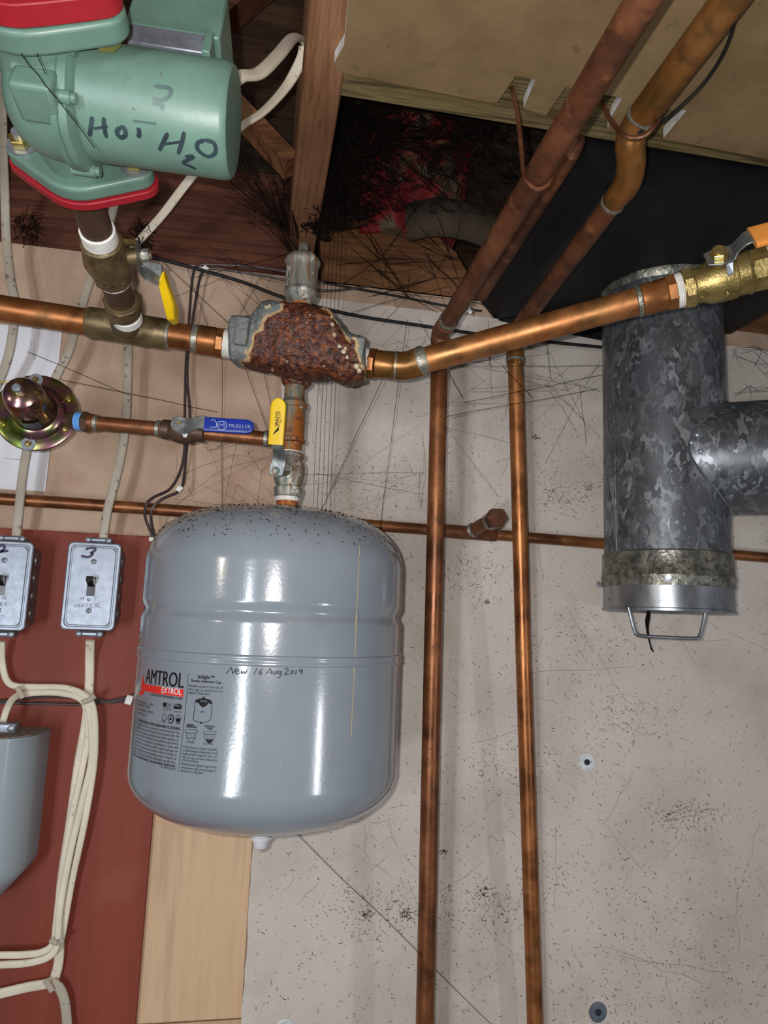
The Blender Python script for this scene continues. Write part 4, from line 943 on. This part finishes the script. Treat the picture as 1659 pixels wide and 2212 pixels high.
dr = (cA-cB).normalized(); MB().tube([cB+dr*.004,cB+dr*.006,cB+dr*.010,cB+dr*.012], [CR,CR+.0016,CR+.0014,CR], 24).build('solder_joint', 'solder', r1)
r2 = thing('copper_riser', pw(1130,1400,-.06), 'right of two copper risers, jogging through two elbows under the ceiling', 'pipe')
B2 = [pw(1156,2212,-.04)+V((0,0,-.35)), pw(1156,2212,-.045), pw(1130,1400,-.075), pw(1113,775,-.10)]
MB().tube(B2, CR-.0006, 28).build('pipe_run', 'copper_bright', r2)
MB().tube([pw(1113,790,-.10),pw(1113,788,-.10),pw(1112,762,-.10),pw(1112,752,-.10)], [CR,CR+.0009,CR+.0009,CR+.0009], 28).build('coupling', 'copper_olive', r2)
MB().tube([pw(1113,783,-.10),pw(1113,781,-.10),pw(1113,776,-.10),pw(1113,774,-.10)], [CR,CR+.0018,CR+.0018,CR], 24).build('solder_joint', 'solder', r2)
b_ = [pw(1112,756,-.10), pw(1115,722,-.105), pz(1130,697,1.998), pz(1148,670,2.003)]
MB().tube(catmull(b_,6), CR+.0008, 24).build('elbow', 'copper_dark', r2)
MB().tube([b_[-1], pz(1328,432,2.018)], [CR,.0106], 28).build('overhead_run', 'copper_dark', r2)
j1 = pz(1322,440,2.018)
ej = [j1, pz(1333,425,2.019), pz(1350,404,2.021), pz(1360,378,2.025), pz(1363,345,2.030), pz(1361,315,2.036), pz(1364,295,2.041), pz(1374,272,2.045), pz(1388,250,2.048)]
ck = catmull(ej,5); MB().tube(ck, [.0112+.0020*min(1,k_/12) for k_ in range(len(ck))], 32).build('elbow', 'copper_olive', r2)
MB().tube([pz(1320,443,2.018),pz(1323,439,2.018),pz(1326,435,2.018)], [CR-.0005,CR+.0012,CR+.0005], 24).build('solder_joint', 'solder', r2)
MB().tube([pz(1380,262,2.046),pz(1384,256,2.047),pz(1390,247,2.048),pz(1392,244,2.048)], [.0126,.0144,.0142,.0132], 28).build('solder_joint', 'solder', r2)
u0, u1 = pz(1386,252,2.048), pz(1575,0,2.052)
MB().tube([u0, u1, u1+(u1-u0)*.5], .0130, 32).build('overhead_run', 'copper_olive', r2)
# pipe behind the left overhead run
m_ = MB().tube([pz(1040,640,2.05), pz(1118,518,2.05), pz(1236,330,2.05), pz(1242,318,2.056), pz(1246,308,2.075), pz(1247,304,2.11)], .0080, 20)
one(m_, 'copper_pipe', 'copper_dark', 'thin copper pipe half hidden behind the left overhead pipe', 'pipe')
# thin horizontal pipe on the wall
tp = thing('copper_pipe', pw(600,1117,-.03), 'thin horizontal copper pipe on the wall behind tank and risers', 'pipe')
W = lambda x: pw(x, 1077+ x*.0662 + (x*x)*.0000065, -.030)
MB().tube([W(-300),W(0),W(300),W(600),W(960)], .0079, 22).build('pipe_run', 'copper_brown', tp)
MB().tube([W(1072),W(1300),W(1659),W(1900)], .0079, 22).build('pipe_run', 'copper_brown', tp)
MB().tube([W(958),W(960),W(1070),W(1073)], [.0085,.0098,.0098,.0085], 22).build('tee', 'copper_dark', tp)
MB().tube(catmull([W(1018), pw(1032,1140,-.05), pw(1050,1130,-.075), pw(1064,1124,-.095)],4), [.0095]*13, 22).build('branch', 'copper_dark', tp)
MB().tube([pw(1019,1146,-.042),pw(1021,1145,-.044),pw(1024,1144,-.046)], [.0095,.0108,.0096], 22).build('solder_joint', 'solder', tp)
pa0 = pw(1060,1126,-.09); pa1 = pw(1076,1118,-.122)
MB().tube([pa0, pa0*.6+pa1*.4], [.012,.0125], 20).build('thread_tape', 'solder', tp)
MB().hexa(pa0*.6+pa1*.4, pa1, .0140, 6).build('plug', 'copper_dark', tp)

# ------------------------------------------------------------------ pipe hooks
def hook(pts, label, r_=.0021, m='copper_dark'):
    one(MB().tube(catmull(pts,6), r_, 8), 'pipe_hook', m, label, 'pipe hanger', 'wire pipe hooks')
hook([pz(1105,188,ZC+.001)]+[pz(x,y,z_) for x,y,z_ in ((1118,250,2.06),(1126,320,2.02),(1131,372,1.985),(1142,396,1.971),(1158,408,1.967),(1176,404,1.969),(1189,388,1.976),(1191,372,1.988))], 'copper-coloured wire hook under the left overhead pipe')
hook([pz(1300,222,ZC+.001)]+[pz(x,y,z_) for x,y,z_ in ((1315,254,2.06),(1328,272,2.045),(1345,290,2.028),(1368,298,2.022),(1395,292,2.022),(1415,270,2.03),(1426,252,2.05))], 'dark wire hook under the elbow of the right overhead pipe')
hook([pz(1198,250,ZC+.001),pd(1196,270,.72),pd(1185,310,.70),pd(1180,340,.69)], 'short dark wire hook end behind the left overhead pipe')

# ------------------------------------------------------------------ electrical boxes
def handy(cx_, cy_, w_, lab):
    """surface switch box; cover corners measured on the plane in front of the board"""
    yf_ = -.060; c = pw(cx_, cy_, yf_); hw_, hh_ = w_
    t = thing('switch_box', (c.x, -.012, c.z), lab, 'switch')
    m_ = MB(); ir = .012
    def rr(hw, hh, r, y, n=5):
        out = []
        for (sx, sy, a0) in ((1,1,0),(-1,1,90),(-1,-1,180),(1,-1,270)):
            for k in range(n+1):
                a_ = math.radians(a0+90*k/n); out.append(V((c.x+sx*(hw-r)+r*math.cos(a_), y, c.z+sy*(hh-r)+r*math.sin(a_))))
        return out
    rgs = [m_.ring(rr(hw_-.003,hh_-.004,.008,-.012)), m_.ring(rr(hw_-.001,hh_-.001,.008,yf_+.004)), m_.ring(rr(hw_-.001,hh_-.001,.008,yf_+.0015))]
    m_.skin(rgs); box_ = m_.build('box_body', 'zinc_side', t)
    for k in range(4):
        for sx in (1,-1):
            p = V((c.x+sx*(hw_-.0015), -.034, c.z+hh_*(.62-.41*k))); MB().lathe(p, V((sx,0,0)), [(0,.009),(.0012,.0085),(.0016,.007),(.0010,.006)], 24).build('knockout', 'zinc_side', box_)
    m_ = MB(); rgs = []
    for (hw, hh, y) in ((hw_,hh_,yf_+.003),(hw_,hh_,yf_+.0008),(hw_-.0012,hh_-.0012,yf_),(hw_-.0035,hh_-.0035,yf_),(hw_-.0045,hh_-.0045,yf_+.0010),(hw_-.0055,hh_-.0055,yf_+.0010),(hw_-.0065,hh_-.0065,yf_-.0002)):
        rgs.append(m_.ring(rr(hw, hh, .006, y)))
    m_.skin(rgs); cv = m_.build('cover', 'zinc', t, sharp=25)
    for sz in (1,-1):
        p = V((c.x, yf_-.0002, c.z+sz*.0305)); sc_ = MB().lathe(p, WALLN, [(0,.0034),(.0012,.0032),(.0018,.0022),(.0020,0)], 20).build('cover_screw', 'zinc', t)
        m2 = MB(); m2.box((p.x-.0022,p.y-.0023,p.z-.0003),(p.x+.0022,p.y-.0018,p.z+.0003)); m2.box((p.x-.0003,p.y-.0023,p.z-.0022),(p.x+.0003,p.y-.0018,p.z+.0022)); m2.build('slot', 'ink', sc_)
    m_ = MB(); m_.box((c.x-.0050,yf_-.0006,c.z-.0125),(c.x+.0050,yf_+.004,c.z+.0110)); tg = m_.build('switch_frame', 'black_plastic', t)
    m_ = MB(); m_.prism([(c.x-.0042,yf_-.0006,c.z-.001),(c.x-.0042,yf_-.0006,c.z+.0095),(c.x-.0042,yf_-.013,c.z+.0120),(c.x-.0042,yf_-.0135,c.z+.0060)], (.0084,0,0)); m_.build('toggle', 'black_plastic', t, bevel=.0008)
    for sz in (1,-1):      # cable clamps
        zc = c.z+sz*(hh_+.005); yc = -.034
        m_ = MB(); m_.box((c.x-.016,yc-.009,zc-.0035),(c.x+.016,yc+.009,zc+.0035)); cl = m_.build('cable_clamp', 'zinc', t, bevel=.002)
        m_ = MB(); m_.box((c.x-.009,yc-.0105,zc-.0022),(c.x+.009,yc-.0085,zc+.0022)); m_.build('clamp_bar', 'zinc', cl, bevel=.0015)
        for sx in (1,-1):
            MB().lathe(V((c.x+sx*.0125,yc-.009,zc)), WALLN, [(0,.0038),(.002,.0036),(.003,.002),(.0030,0)], 16).build('clamp_screw', 'zinc', cl)
    return t, c, yf_
hw_, hh_ = (pw(261,1270,-.06)-pw(143,1270,-.06)).length/2, (pw(200,1172,-.06)-pw(190,1361,-.06)).length/2
b3_, c3, yfc = handy(197, 1266, (hw_*.985, hh_), 'zinc switch box with a black toggle, marked 3 and HOT WATER')
b2_, c2, _ = handy(3, 1264, (hw_*.985, hh_), 'zinc switch box cut off by the left edge, marked 2')
ph = planehit(V((0,yfc-.0002,0)), WALLN)
q3 = lambda x,y: (x/4.1475, 1100+y/4.1475)
m_ = MB(); ink(m_, [[q3(*p) for p in ((770,362),(800,348),(850,350),(848,372),(815,392),(832,404),(790,428),(725,418))]], ph, 5, .0002); m_.build('painted_number', 'ink_purple', b3_)
m_ = MB(); 
ink(m_, [[q3(*p) for p in s] for s in ([(728,790),(724,812)],[(752,786),(748,812)],[(726,802),(750,798)],[(795,800),(782,808),(795,820),(808,810),(795,800)],[(840,790),(880,788)],[(858,790),(850,818)])], ph, 1.1, .0002); m_.build('pen_lettering', 'ink', b3_)
m_ = MB(); ink(m_, [[q3(*p) for p in s] for s in ([(662,845),(678,878),(694,852),(706,878),(716,842)],[(722,880),(742,848),(752,880)],[(728,868),(750,866)],[(756,848),(800,846)],[(778,848),(772,880)],[(812,848),(808,880),(838,880)],[(810,864),(832,862)],[(814,848),(840,846)],[(852,880),(860,848),(885,852),(880,866),(858,868),(905,884)])], ph, 1.1, .0002); m_.build('pencil_lettering', 'pencil', b3_)
m_ = MB(); ink(m_, [[q3(*p) for p in s] for s in ([(-20,340),(10,325),(40,335),(30,365),(-10,385),(30,378),(75,372)],)], ph, 5, .0002); m_.build('painted_number', 'ink_purple', b2_)
m_ = MB(); ink(m_, [[q3(*p) for p in s] for s in ([(0,785),(-4,812)],[(22,810),(28,780),(48,808),(55,776)],[(2,868),(6,838),(24,842),(4,856),(26,870)],[(60,838),(42,842),(58,856),(38,866)],[(0,954),(38,955)])], ph, 1.1, .0002); m_.build('pencil_lettering', 'pencil', b2_)

# ------------------------------------------------------------------ grey enclosure, lower left
en = thing('metal_enclosure', pw(40,1780,-.02), 'blue-grey metal enclosure with a rounded side, lower left corner', 'electrical box')
xr_ = pw(93,1590,-.045).x; zt2 = pw(60,1586,-.06).z; zb2 = pw(20,1990,-.10).z
m_ = MB(); rings = []
prof = []
nst = 22
def plan(xmax, yfront, r_):
    out = [V((-.62,-.012,0)), V((xmax,-.012,0))]
    for k in range(11):
        a_ = math.pi/2*k/10; out.append(V((xmax-r_+r_*math.cos(a_), yfront+r_-r_*math.sin(a_), 0)))
    out.append(V((-.62,yfront,0))); return out
for i in range(nst+1):
    t = i/nst; z = zt2+(zb2-zt2)*t; dz = z-zb2
    cut = 0
    if dz < .040: cut = .040-dz
    rings.append(m_.ring([p+V((0,0,z)) for p in plan(xr_-cut*.85, -.100+cut*.15, .048)]))
m_.skin(rings); m_.build('housing', 'enclosure_grey', en, sharp=30)
m_ = MB(); m_.prism([p+V((-.001,0,zt2+.0005)) for p in plan(xr_,-.099,.048)], (0,0,.0008)); m_.build('dusty_top', 'dust', en)['label'] = 'dust lying on the lid'
m_ = MB(); cc = pw(12,1571,-.055); m_.box((cc.x-.020,cc.y-.010,cc.z-.006),(cc.x+.014,cc.y+.010,cc.z+.006)); cl = m_.build('cable_clamp', 'zinc', en, bevel=.002)
m_ = MB(); m_.lathe(V((cc.x+.009,cc.y-.010,cc.z)), WALLN, [(0,.0042),(.002,.004),(.003,.002),(.003,0)], 16); m_.build('clamp_screw', 'zinc', cl)
MB().box((cc.x-.012,cc.y-.008,zt2),(cc.x+.006,cc.y+.008,cc.z)).build('clamp_stub','zinc_side',en)

# ------------------------------------------------------------------ cables
def cable(px, Y, label, m='cable_cream', w_=.0058, h_=.0026, group='flat pale electrical cables', pts=None):
    P_ = pts if pts else [pw(x, y, Y if not isinstance(Y,(list,tuple)) else Y[i]) for i, (x, y) in enumerate(px)]
    c = catmull(P_, 8); k = len(c)
    m_ = MB(); n_ = 16; rings = []
    for i, p in enumerate(c):     # two-lobed flat section
        t = (c[min(i+1,k-1)]-c[max(i-1,0)]).normalized(); y = (WALLN-t*t.dot(WALLN)).normalized(); x = t.cross(y)
        rg = []
        for j in range(n_):
            a_ = 2*math.pi*j/n_; cs, sn = math.cos(a_), math.sin(a_)
            rg.append(p+x*cs*w_+y*sn*h_*(1+.25*abs(cs)**2*2-.12))
        rings.append(m_.ring(rg))
    m_.skin(rings); return one(m_, 'electrical_cable', m, label, 'cable', loc=P_[0], sharp=70)
cable([(4,150),(6,260),(10,400),(14,520),(22,600),(32,660),(24,740),(8,800),(-20,860)], [-.22,-.16,-.08,-.05,-.05,-.05,-.05,-.04,-.03], 'greyish flat cable running down the far left edge, crossing behind the header pipe', 'cable_grey')
cable([(262,380),(243,460),(220,540),(196,600),(165,700),(148,760),(118,820),(88,890),(62,960),(50,1020),(42,1090),(34,1170)], [-.10,-.06,-.05,-.045,-.045,-.045,-.04,-.04,-.04,-.04,-.04,-.034], 'flat cable passing behind the gold regulator into the left switch box', 'cable_grey')
cable([(262,560),(270,660),(276,740),(275,830),(272,900),(262,980),(246,1050),(232,1105),(222,1172)], [-.03,-.04,-.045,-.045,-.045,-.045,-.045,-.04,-.034], 'flat cable curving down the plywood into the HOT WATER switch box', 'cable_grey')
cable(None, None, 'pale cable looping out of the pump junction box and back behind the motor', 'cable_cream', pts=[O+pm*.100+pnn*.048-pa*.012, pd(520,165,.535), pd(560,158,.56), pd(600,120,.60), pd(634,82,.66), pd(656,88,.70), pd(652,125,.72), pd(620,185,.74), pd(570,240,.77), pd(520,275,.80), pd(450,340,.85), pd(400,400,.88), pd(350,465,.91), pd(305,515,.94), pd(285,540,.96)])
cable([(195,1384),(194,1420),(193,1480),(186,1560),(170,1650),(152,1780),(134,1900),(128,1990),(128,2060),(122,2100),(108,2122),(60,2132),(0,2146),(-80,2165)], [-.034,-.022,-.018,-.022,-.024,-.022,-.020,-.018,-.018,-.018,-.018,-.018,-.018,-.018], 'flat cable dropping from the HOT WATER box down the red board')
cable([(4,1386),(5,1430),(14,1468),(34,1482),(80,1484),(140,1486),(180,1500),(200,1524),(206,1580),(202,1660),(182,1780),(156,1900),(138,2000),(128,2050)], [-.034]+[-.024]*4+[-.024,-.028,-.030,-.030,-.030,-.028,-.025,-.024,-.022], 'flat cable from the left switch box swinging right into the bundle', w_=.0042)
cable([(4,1570),(14,1535),(30,1508),(60,1498),(120,1496),(168,1506),(186,1530),(190,1590),(176,1670),(152,1780),(134,1890),(122,1990),(116,2036),(92,2056),(50,2062),(0,2063),(-80,2066)], [-.05,-.05,-.04]+[-.026]*14, 'flat cable rising from the grey enclosure and returning left at the bottom', w_=.0042)
cable([(186,1510),(196,1560),(198,1640),(178,1730),(150,1850),(130,1960),(124,2036),(106,2066),(60,2080),(0,2084),(-80,2090)], [-.030]*11, 'flat cable at the front of the bundle, turning left above the lowest tie', w_=.0042)
cable([(112,2120),(130,2136),(141,2170),(146,2230),(148,2300)], -.022, 'dirty cable bending down from the lowest tie to the bottom edge', 'cable_grey')
def tie(pts, Y, label, r_=.0032, m='cable_grey'):
    one(MB().tube(catmull([pw(x,y,Y) for x,y in pts],4), 1, 10, flat=(r_,.0012), nrm=(0,-1,0)), 'cable_tie', m, label, 'cable tie')
tie([(36,1484),(42,1494),(50,1508)], -.035, 'cloth tie around the cables at the left above the grey enclosure')
tie([(176,1518),(190,1513),(206,1503)], -.041, 'pale tape tie where the cables turn down beside the tank')
tie([(108,2030),(122,2037),(138,2030)], -.034, 'dirty tie around the bundle where two cables turn left')
tie([(98,2118),(106,2130),(112,2142)], -.027, 'dirty tie at the lowest branching of the cables')
# thermostat wires
def wire(pts, r_, m, label, ptsw=None, name='thermostat_wire'):
    one(MB().tube(catmull(ptsw or [pw(*p) for p in pts],6), r_, 8), name, m, label, 'wire')
wire([(700,612,-.02),(640,592,-.02),(560,578,-.02),(470,572,-.02),(428,574,-.02),(416,600,-.02),(409,680,-.02),(402,780,-.02),(399,900,-.02),(400,950,-.02),(392,1010,-.02),(368,1055,-.03),(330,1075,-.045),(315,1092,-.048),(314,1120,-.04),(330,1166,-.03),(324,1220,-.02),(316,1300,-.02),(310,1400,-.02),(300,1480,-.02),(288,1508,-.02),(240,1516,-.018),(200,1510,-.018),(100,1505,-.018),(0,1514,-.018),(-60,1516,-.018)], .0019, 'wire_brown', 'dark brown wire looping left of the tank, the outer of a pair')
wire([(800,618,-.02),(700,628,-.02),(620,606,-.02),(520,588,-.02),(452,580,-.02),(434,596,-.02),(424,640,-.02),(412,720,-.02),(404,800,-.02),(410,900,-.02),(404,960,-.02),(396,1040,-.03),(385,1062,-.035),(350,1078,-.046),(328,1100,-.048),(327,1130,-.04),(334,1166,-.03),(326,1230,-.02),(319,1310,-.02),(313,1400,-.02),(305,1470,-.02),(290,1500,-.02),(200,1520,-.018),(100,1520,-.018),(0,1518,-.018),(-60,1518,-.018)], .0019, 'wire_brown', 'dark brown wire looping left of the tank, the inner of a pair')
wire([(300,548,-.03),(400,574,-.03),(520,608,-.03),(620,645,-.03),(760,680,-.03),(900,702,-.03),(1050,724,-.03),(1180,738,-.03),(1320,752,-.03)], .0026, 'wire_black', 'thick black cable stretched along the top of the white board', name='black_cable')
wire([(640,600,-.015),(760,622,-.015),(860,640,-.015),(960,660,-.015),(1040,672,-.015)], .0018, 'wire_black', 'thin black wire just under the rim board', name='black_cable')
wire(None, .0016, 'wire_black', 'thin dark wires hanging from the ceiling board by the right overhead pipe', ptsw=[pz(x,y,z_) for x,y,z_ in ((1592,-10,2.062),(1583,60,2.07),(1560,120,2.074),(1520,180,2.074),(1470,230,2.066),(1430,262,2.06),(1380,287,2.03))], name='black_cable')
def clip(a, b, Y, label, r_=.004):
    one(MB().tube([pw(*a,Y),pw(*b,Y)], [r_,r_], 10, flat=(1,.6), nrm=(0,-1,0)), 'wire_clip', 'white_tape', label, 'clip', bevel=.0005)
clip((384,1052),(392,1060),-.035,'white clip on the wire pair above the tank shoulder', .0048)
clip((322,1164),(341,1166),-.032,'white clip on the wire pair at the left shoulder of the tank', .003)
clip((272,1510),(286,1514),-.022,'white clip on the wire pair left of the tank label', .0062)
clip((440,576),(448,584),-.022,'white clip on the wires at the top of the plywood', .004)
clip((1011,668),(1019,676),-.02,'white clip on the black wire beside the left riser', .004)

# ------------------------------------------------------------------ paper and wall washers
pp = MB(); c = [pw(-120,688,-.0015),pw(134,714,-.0015),pw(98,1062,-.0015),pw(-120,1050,-.0015)]; pp.prism(c, (0,.0008,0))
ppo = thing('paper_notice', c[1], 'white paper notice on the plywood behind the gold regulator', 'paper')
pp.build('sheet', 'paper', ppo)
m_ = MB(); wh = planehit(V((0,-.0017,0)), WALLN)
for s_, a_, b_ in (('www.tank.com/manual',(72,782),(76,728)),):
    pass
ink(m_, [[(71,734+i*4.2),(77,735+i*4.2)] for i in range(11)], wh, 1.2, .0002, 1); ink(m_, [[(67,736),(68,748)]], wh, 1.0, .0002, 1)
ink(m_, [[(10,990),(44,993)]], wh, 1.4, .0002, 1); m_.build('fine_print', 'pencil', ppo)
def washer(x, y, r_, m, label):
    c = pw(x, y, -.0095); t = thing('washer', c, label, 'washer', 'washers on the white board')
    MB().lathe(c, WALLN, [(0,r_),(.0012,r_),(.0016,r_*.9),(.0012,r_*.35),(.0012,0)], 40).build('disc', m, t)
    MB().lathe(c+WALLN*.001, WALLN, [(0,.0042),(.002,.0040),(.0032,.0028),(.0034,0)], 16).build('screw_head', 'ink', t)
mat('washer_light', [(196,200,198),(216,220,216)], 80, rough=.5, metal=.3, speck=((110,112,110), 200, .62, .7))
mat('washer_dark', [(92,100,112),(106,114,126)], 80, rough=.5, metal=.3)
washer(1267,1646,.0130,'washer_light','bright washer on the white board, the uppermost')
washer(1291,2186,.0130,'washer_dark','bluish-grey washer at the bottom right of the white board')
washer(616,2222,.0120,'washer_light','pale washer just showing at the bottom edge below the tank')
m_ = MB(); m_.tube(catmull([pw(1402,1318,-.06),pw(1398,1345,-.06),pw(1400,1370,-.05),pw(1406,1398,-.04),pw(1412,1409,-.03)],4), [.0022,.003,.0034,.0036,.0030,.0026,.0022,.0018,.0016,.0014,.0012,.001,.0012,.0014,.0012,.001,.0004], 6)
one(m_, 'dust_tuft', 'cobweb_dust', 'black clump of dusty web hanging below the flue cap', 'cobweb')

# ------------------------------------------------------------------ cobwebs
def strand(mb, a, b, r_, sag=.0, jit=.0, k=4):
    a, b = V(a), V(b); pts = []
    for i in range(k+1):
        t = i/k; p = a*(1-t)+b*t+V((0,0,-sag*4*t*(1-t)))
        if 0 < i < k: p += V((R.uniform(-jit,jit),R.uniform(-jit,jit),R.uniform(-jit,jit)))
        pts.append(p)
    mb.tube(pts, r_, 3, cap=(False,False))
def web(mb, n, sampler, r_=.00035, links=3, maxd=9, jit=.001):
    P_ = [sampler() for _ in range(n)]
    for i, p in enumerate(P_):
        ds = sorted(range(n), key=lambda j: (P_[j]-p).length)[1:links+1]
        for j in ds:
            if j > i or R.random() < .4:
                if (P_[j]-p).length < maxd: strand(mb, p, P_[j], r_*R.uniform(.5,1.4), 0, jit, 3)
def box_s(x0,x1,y0,y1,d0,d1): return lambda: pd(R.uniform(x0,x1), R.uniform(y0,y1), R.uniform(d0,d1))
def stuffweb(mb, label, m='cobweb_dust'): one(mb, 'cobweb', m, label, 'cobweb', kind='stuff')
def fan(mb, hub, targets, r_, br=.35, sag=0):
    for t in targets:
        strand(mb, hub, t, r_*R.uniform(.6,1.3), sag, .0012, 4)
        if R.random() < br:
            m = hub.lerp(t, R.uniform(.3,.8)); u = R.choice(targets); strand(mb, m, hub.lerp(u, R.uniform(.3,.9)), r_*.7, 0, .001, 2)
def fuzz(mb, n, smp, l, r_):
    for _ in range(n):
        p = smp(); d = V((R.gauss(0,1),R.gauss(0,.6),R.gauss(0,1)))*l; strand(mb, p, p+d, r_*R.uniform(.5,1.3), 0, l*.25, 3)
m_ = MB()
fuzz(m_, 900, box_s(715,800,215,480,.86,.98), .008, .0006)
fuzz(m_, 260, box_s(800,850,215,460,.84,.98), .010, .00045)
fuzz(m_, 500, box_s(740,1060,215,290,.82,.98), .010, .00045)
fuzz(m_, 340, box_s(1020,1190,200,420,.84,1.0), .012, .00045)
web(m_, 230, box_s(840,1080,260,470,.84,.92), .00028, 3, jit=.002)
web(m_, 90, box_s(760,1120,220,420,.84,.92), .0006, 3, jit=.003)
for i in range(8): 
    hb = pd(R.uniform(760,1060), R.uniform(225,330), .88); fan(m_, hb, [pd(R.uniform(740,1090), R.uniform(230,480), R.uniform(.84,.96)) for _ in range(9)], .0005)
stuffweb(m_, 'dense sooty cobwebs filling the bay in front of the red insulation')
m_ = MB()
fuzz(m_, 700, box_s(688,740,230,490,.86,.95), .006, .0007)
hb = pd(675,505,.86); fan(m_, hb, [pd(R.uniform(690,820), R.uniform(400,490), R.uniform(.86,.95)) for _ in range(40)], .0005)
fuzz(m_, 160, box_s(660,760,430,500,.86,.95), .007, .0005)
web(m_, 60, box_s(650,720,420,520,.86,.95), .0005, 4, jit=.002)
stuffweb(m_, 'black cobwebs gathered along the right side of the joist')
m_ = MB()
for a, b in (((45,115),(120,210)),((120,210),(205,320)),((80,115),(98,160))): strand(m_, pd(*a,.41), pd(*b,.405), .0003, 0, .0006, 4)
for i in range(7):
    hb = pd(R.uniform(610,648), R.uniform(490,560), R.uniform(.86,.93)); fan(m_, hb, [pd(R.uniform(470,625), R.uniform(300,470), R.uniform(.85,.95)) for _ in range(14)], .00026)
fuzz(m_, 220, box_s(530,625,330,480,.86,.98), .010, .00022)
fuzz(m_, 120, box_s(35,85,465,515,.94,1.0), .007, .0005); fuzz(m_, 140, box_s(290,330,480,540,.92,.98), .006, .0006)
stuffweb(m_, 'fine dark cobwebs fanning out left of the joist to the pump')
m_ = MB()
for x0_, x1_ in ((724,694),(732,704),(716,684),(742,712),(704,676)): strand(m_, pd(x0_+R.uniform(-2,2),440,.80), pd(x1_,1125,.78), .00026, 0, .0006, 6)
for a, b in (((880,690),(820,1150)),((905,690),(1000,860)),((1085,790),(1150,860)),((560,470),(640,560)),((640,1800),(1060,2212)),((835,800),(690,1110)),((420,600),(660,540)),((345,560),(560,760)),((405,580),(460,740)),((130,820),(470,890)),((60,760),(280,855)),((970,680),(870,620)),((1010,640),(930,560)),((950,690),(1000,640)),((1150,520),(1190,820)),((1380,400),(1375,560)),((1659,330),(1420,560)),((480,760),(480,1100)),((515,760),(610,1010)),((560,745),(590,900)),((610,590),(470,560)),((1000,870),(1300,810)),((965,900),(1290,840)),((990,790),(1310,790))):
    strand(m_, pw(*a,-.20), pw(*b,-.05), .00038, 0, .0008, 5)
for hx, hy in ((940,600),(1015,650),(820,560),(880,640),(975,560)):
    hb = pw(hx,hy,-.10); fan(m_, hb, [pw(hx+R.uniform(-150,110), hy+R.uniform(-140,70), -R.uniform(.0,.14)) for _ in range(12)], .00038)
for hx, hy in ((560,600),(480,600),(500,560)):
    hb = pw(hx,hy,-.10); fan(m_, hb, [pw(hx+R.uniform(-130,110), hy+R.uniform(-70,150), -R.uniform(.0,.1)) for _ in range(6)], .00022)
stuffweb(m_, 'long dusty strands hanging around the air scoop and risers')
m_ = MB()
def wl(x0,x1,y0,y1): return pw(R.uniform(x0,x1), R.uniform(y0,y1), -.0105-R.random()*.004)
for (x0,x1,y0,y1,n_,r_) in ((960,1295,760,940,10,.00026),(1580,1690,740,850,7,.00034),(670,920,690,1090,9,.00018),(380,620,950,1110,10,.00018)):
    for _ in range(n_):
        hb = wl(x0,x1,y0,y1); q = 120 if x1-x0 > 150 else 60
        pq = [V((min(max(hb.x+R.gauss(0,q*.0008), pw(x0,y0,-.01).x), pw(x1,y0,-.01).x), hb.y, min(hb.z+R.gauss(0,q*.0004), 2.06))) for _ in range(4)]
        fan(m_, hb, pq, r_, .2)
for i in range(80):
    x = R.uniform(620,1659); y = R.uniform(760,2150); a_ = R.uniform(0,6.28); l = R.uniform(40,260)
    strand(m_, pw(x,y,-.0105), pw(x+l*math.cos(a_),min(y+l*math.sin(a_),2300),-.0105), .00014, 0, .003, 5)
stuffweb(m_, 'faint threads of web lying over the white board', 'cobweb_thin')
# lint flecks on the board
m_ = MB(); cl_ = [(1250,1400,100),(1050,1950,60),(1330,1900,260),(1300,2050,220),(1000,1240,60),(830,1970,60),(1215,1070,40),(1110,1650,60),(1200,1000,120),(800,1050,80),(1500,2150,150),(1350,1560,60),(1480,1760,40),(1250,1900,200)]
k = 0
while k < 5200:
    if R.random() < .55: c0 = R.choice(cl_); x = R.gauss(c0[0],c0[2]*1.0); y = R.gauss(c0[1],c0[2]*.55)
    else: x = R.uniform(540,1700); y = R.uniform(690,2260)
    p = pw(x, y, -.0098)
    if p.x < .03: continue
    l = R.choice((.0008,.0012,.0016,.0026))*R.uniform(.6,1.4); a_ = R.gauss(-.7,.8); bnd = R.uniform(-.6,.6)*l
    d = V((math.cos(a_),0,math.sin(a_))); n2 = V((-d.z,0,d.x))
    rr_ = R.uniform(.00012,.00030)
    m_.tube([p-d*l, p+n2*bnd*.5+V((0,-.0004,0)), p+d*l], [rr_,rr_*1.3,rr_*.6], 3, cap=(False,False)); k += 1
for (x,y,s_) in ((880,1978,1.6),(1045,1925,1.3),(1155,944,.8),(795,1975,1.0),(1272,1052,.8),(1052,1300,.5),(960,1840,.7)):
    for i in range(26):
        p = pw(x+R.gauss(0,7*s_), y+R.gauss(0,4*s_), -.011); d = V((R.uniform(-1,1),R.uniform(-.3,0),R.uniform(-1,1)))*.003*s_
        m_.tube([p,p+d], .0004, 3)
one(m_, 'lint_flecks', 'cobweb_dust', 'black lint flecks scattered over the white board', 'dust', kind='stuff')
